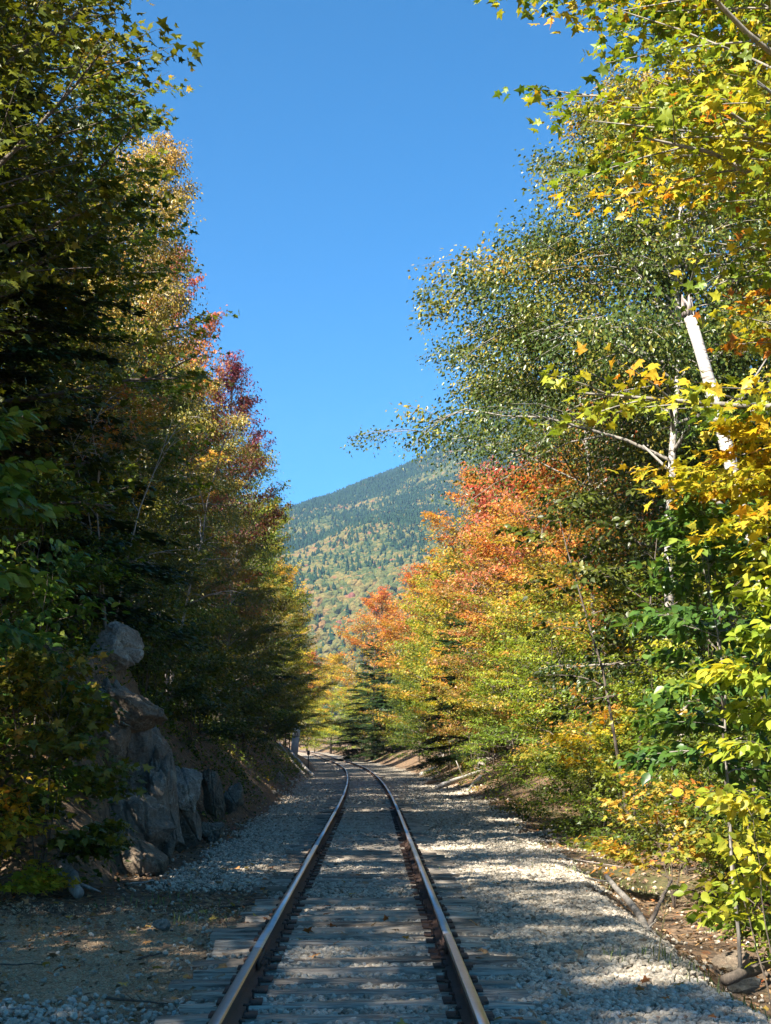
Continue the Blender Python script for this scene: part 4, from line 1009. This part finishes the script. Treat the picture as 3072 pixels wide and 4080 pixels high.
near_plant('broadleaf_sapling', -4.45, 15.0, 1.2, grow(212, 5.2, 1.2, .45, 'maple', 16, 6, 46, .16, .03, t0=.6, tr_h=.1, spread=.55, env='full', droop=.25, clus=.2), 'fine', LM['broad'], M_TWIG,
           'sapling with long olive leaves entering from the left border', 'sapling', nleaf=120)
near_plant('broadleaf_sapling', -4.35, 19.6, 1.2, grow(213, 3.4, 1.2, .1, 'maple', 26, 6, 50, .13, .025, t0=.4, tr_h=.2, spread=.55, env='full', droop=.2, stems=3, clus=.22), 'fine', LM['broad'], M_TWIG,
           'glossy green sapling behind the leafy dark one on the left', 'sapling', nleaf=120)

# ------------------------------------------------------------------ litter, low growth
def litter():
    n = 92000
    Y = 8 + 62 * rng.random(n) ** 1.6; X = xc(Y) + rng.uniform(-9, 8, n); s = X - xc(Y)
    j = fbm(X * 1.6, Y * .9) - .47
    p = np.maximum(sstep(2.5, 3.1, s + j), sstep(2.2, 2.9, -s + j)) * (.25 + .75 * sstep(.35, .6, fbm(X * .9, Y * .9)))
    p = np.maximum(p, .035); p = np.where((Y < 15.5) & (s < -1), .2 + .5 * sstep(13.5, 16, Y - s * .2), p); p = np.where((Y >= 15.5) & (Y < 18.5) & (s < -1.1), .75, p)
    k = rng.random(n) < p; X, Y = X[k], Y[k]; n = len(X)
    Z = ground_z(X, Y) + .012 + rng.random(n) * .02
    e = .1; nx = (ground_z(X + e, Y) - ground_z(X - e, Y)) / (2 * e); ny = (ground_z(X, Y + e) - ground_z(X, Y - e)) / (2 * e)
    nn = norm(np.stack([-nx, -ny, np.ones(n)], -1) + rng.normal(0, .32, (n, 3)))
    me = leaves_mesh('leaf_litter', np.stack([X, Y, Z], -1), nn, rng.normal(0, 1, (n, 3)), rng.uniform(.045, .095, n), np.clip(rng.beta(1.6, 1.6, n), 0, 1), np.clip(rng.normal(.5, .25, n), 0, 1), 'star', LM['litter'])
    tag(link('leaf_litter', me), 'brown and tan fallen leaves carpeting both banks beside the ballast', 'leaves', None, 'stuff')
litter()
lv = leaf_variants('maple', LM['litter'])
for i in range(130):
    Y = 8.2 + 14 * rng.random() ** 1.3; x = rng.uniform(-2.6, 2.9)
    if i % 3 == 0: x = rng.uniform(-3, -1)
    z = gz(x, Y) + (.075 if abs(x) < 2.4 else .04)
    if abs(abs(x) - .75) < .1: x += .25
    o = link('fallen_leaf', lv[min(13, int(rng.choice([6, 8, 9, 11, 12, 12, 13, 13])))], None, (x, Y, z))
    o.rotation_euler = (rng.normal(0, .35), rng.normal(0, .35), rng.uniform(0, 6.28)); o.scale = (rng.uniform(.07, .11),) * 3
    tag(o, 'brown, orange or yellow fallen maple leaf lying on the stones', 'fallen leaf', 'single maple leaves on the ballast')
def undergrowth():
    c = 2800
    Y = 18 + 70 * rng.random(c) ** 1.5; sd = rng.random(c) < .55
    X = xc(Y) + np.where(sd, rng.uniform(-8.5, -3.1, c), rng.uniform(3.6, 9, c))
    ok = (fbm(X * .7 + 3, Y * .5) > .42) & ((X < 0) | (Y > 24)); X, Y = X[ok], Y[ok]; c = len(X)
    k = 26; h = rng.uniform(.12, .55, c)
    px = np.repeat(X, k) + rng.normal(0, .16, c * k) * np.repeat(h * 3, k); py = np.repeat(Y, k) + rng.normal(0, .16, c * k) * np.repeat(h * 3, k)
    pz = ground_z(px, py) + rng.random(c * k) ** .7 * np.repeat(h, k); n = c * k
    nn = norm(np.array([0, 0, 1.0]) + rng.normal(0, .5, (n, 3)))
    t = np.clip(np.repeat(rng.beta(1.5, 2.5, c), k) + rng.normal(0, .1, n), 0, 1)
    me = leaves_mesh('undergrowth', np.stack([px, py, pz], -1), nn, rng.normal(0, 1, (n, 3)), rng.uniform(.05, .12, n), t, np.clip(rng.normal(.5, .2, n), 0, 1), 'oval', LM['maple_green'])
    tag(link('undergrowth', me), 'low leafy growth of seedlings and ferns under the trees on both banks', 'undergrowth', None, 'stuff')
undergrowth()
def grass():
    g = Geo(); V = []; F = []
    for (cx, cy, m, sp) in ((2.45, 12.6, 120, .25), (2.75, 11.2, 60, .2), (3.3, 22, 200, .8), (3.6, 26, 200, .8), (2.9, 10.5, 60, .2), (-2.2, 17.0, 60, .35), (-1.6, 15.4, 40, .2)):
        for _ in range(m):
            x, y = cx + rng.normal(0, sp), cy + rng.normal(0, sp); z = gz(x, y); a = rng.uniform(0, 6.28); h = rng.uniform(.05, .16); w = .004; b = rng.uniform(.2, .9) * h
            i = len(V); dx, dy = math.cos(a), math.sin(a)
            V += [(x - dy * w, y + dx * w, z), (x + dy * w, y - dx * w, z), (x + dx * b * .4 + dy * w, y + dy * b * .4 - dx * w, z + h * .6), (x + dx * b * .4 - dy * w, y + dy * b * .4 + dx * w, z + h * .6), (x + dx * b, y + dy * b, z + h * .85)]
            F += [(i, i + 1, i + 2, i + 3), (i + 3, i + 2, i + 4)]
    me = mesh_np('grass', V, [q for f in F for q in f], [len(f) for f in F], [simple('grass_blade', (.14, .17, .04), .6)])
    tag(link('grass', me), 'sparse grass blades at the edge of the ballast', 'grass', None, 'stuff')
grass()
# single seed stalk catching the sun
g = Geo(); g.tube([(0, 0, -.05), (.03, 0, .2), (.08, .02, .42), (.12, .02, .55)], [.006, .005, .004, .003], 5)
for k in range(9): a = k * 2.4; h = .2 + .035 * k; g.tube([(.03 + .15 * (h - .2), 0, h), (.03 + .15 * (h - .2) + .05 * math.cos(a), .05 * math.sin(a), h + .05)], [.003, .006], 4)
o = link('seed_stalk', g.mesh('seed_stalk', [simple('dry_stalk', (.38, .30, .12), .7)]), None, (2.42, 12.3, gz(2.42, 12.3))); tag(o, 'single dry seed stalk standing at the gravel edge', 'plant')

# ------------------------------------------------------------------ mountain
def mountain_z(x, Y):
    # shoulder climbing to the right and away; ridge from (-100,2300,380) up to (600,2500,760)
    t = np.clip((Y - 950) / 1600, 0, 1.25)
    ridge = 420 + .37 * (x + 124) + .0016 * np.maximum(0, x - 30) ** 2
    ridge = np.clip(ridge, 150, 610) + 30 * sstep(120, 400, x)
    prof = np.where(t < 1, .22 * sstep(0, .12, t) + .78 * t ** 1.1, 1 - (t - 1) * .6)
    g = (fbm(x / 230 + 3, Y / 300 + 1) - .47) * 130 * np.clip(t * 2, 0, 1) * (1 - .8 * sstep(.8, 1, t))
    return -6 + ridge * prof + g
def mountain():
    ys = np.linspace(930, 3100, 80); xs = np.linspace(-900, 1300, 74)
    X, Y = np.meshgrid(xs, ys); Z = mountain_z(X, Y); ny, nx = X.shape
    i = np.arange(ny - 1)[:, None] * nx; k = np.arange(nx - 1)[None]
    F = np.stack([i + k, i + k + 1, i + nx + k + 1, i + nx + k], -1).reshape(-1, 4)
    m = simple('forest_floor_far', (.035, .05, .022), .95, 0, .02, .4, .2)
    tag(link('mountain', mesh_np('mountain', np.stack([X, Y, Z], -1).reshape(-1, 3), F.ravel(), np.full(len(F), 4), [m], True)), kind='structure')
    # trees
    mt, nt, bs = mat('far_tree_foliage')
    at = N(nt, 'ShaderNodeAttribute', attribute_name='tint', attribute_type='INSTANCER')
    r = ramp(nt, [(0, (.012, .032, .016)), (.44, (.022, .048, .020)), (.5, (.036, .056, .018)), (.65, (.075, .085, .026)), (.8, (.14, .11, .034)), (.93, (.17, .095, .038)), (1, (.15, .06, .04))], at.outputs['Fac'])
    g = N(nt, 'ShaderNodeNewGeometry'); nz = noise(nt, .8, 3, g.outputs['Position'], .6)
    nt.links.new(mixc(nt, r.outputs[0], ramp(nt, [(.35, (.45, .45, .45)), (.62, (1.1, 1.1, 1.1))], nz.outputs[0]).outputs[0], .8, 'MULTIPLY'), bs.inputs['Base Color'])
    bs.inputs['Roughness'].default_value = .9; bs.inputs['Specular IOR Level'].default_value = .1
    n = 130000
    u = rng.random(n) ** .8; Y = 980 + 1640 * u
    X = rng.uniform(-.13, .30, n) * Y
    Z = mountain_z(X, Y); keep = Z > -4
    X, Y, Z = X[keep], Y[keep], Z[keep]; n = len(X)
    cf = fbm(X / 90 + 8, Y / 140 + 2, 4) - .47 + (Z - 190) / 1500
    con = rng.random(n) < np.clip(.42 + cf * 3.0, .06, .93)
    h = np.where(con, rng.uniform(6, 10, n), rng.uniform(5, 8, n))
    w = np.where(con, h * rng.uniform(.75, 1.05, n), h * rng.uniform(.9, 1.3, n))
    sc = np.stack([w, w, h], -1)
    t = np.where(con, rng.uniform(0, .45, n), .5 + np.clip(.17 + (fbm(X / 50, Y / 60, 3) - .47) * .55 + rng.normal(0, .11, n), 0, .5))
    Zp = Z + np.where(con, h * .25, h * .30)
    pick = np.where(con, rng.integers(5, 8, n), rng.integers(0, 5, n))
    rot = np.stack([rng.normal(0, .04, n), rng.normal(0, .04, n), rng.uniform(0, 6.28, n)], -1)
    instancer('mountain_forest', np.stack([X, Y, Zp], -1), sc, t, mt, blob_builder(2, .55, 2.6, 5), 8, 'hazy autumn forest of dark conifers and golden crowns covering the mountainside', 'forest', pick, rots=rot)
mountain()
# haze: air of the valley, one closed box round everything
hz = Geo(); hz.box((0, 1500, 348), (3600, 3560, 720))
hm = bpy.data.materials.new('haze_air'); hm.use_nodes = True; hnt = hm.node_tree
hnt.nodes.remove(hnt.nodes['Principled BSDF'])
pv = hnt.nodes.new('ShaderNodeVolumePrincipled'); pv.inputs['Density'].default_value = .000090; pv.inputs['Color'].default_value = (.32, .56, 1, 1); pv.inputs['Anisotropy'].default_value = .1
hnt.links.new(pv.outputs[0], hnt.nodes['Material Output'].inputs['Volume'])
tag(link('haze', hz.mesh('haze', [hm])), kind='stuff')
#==NEXT==
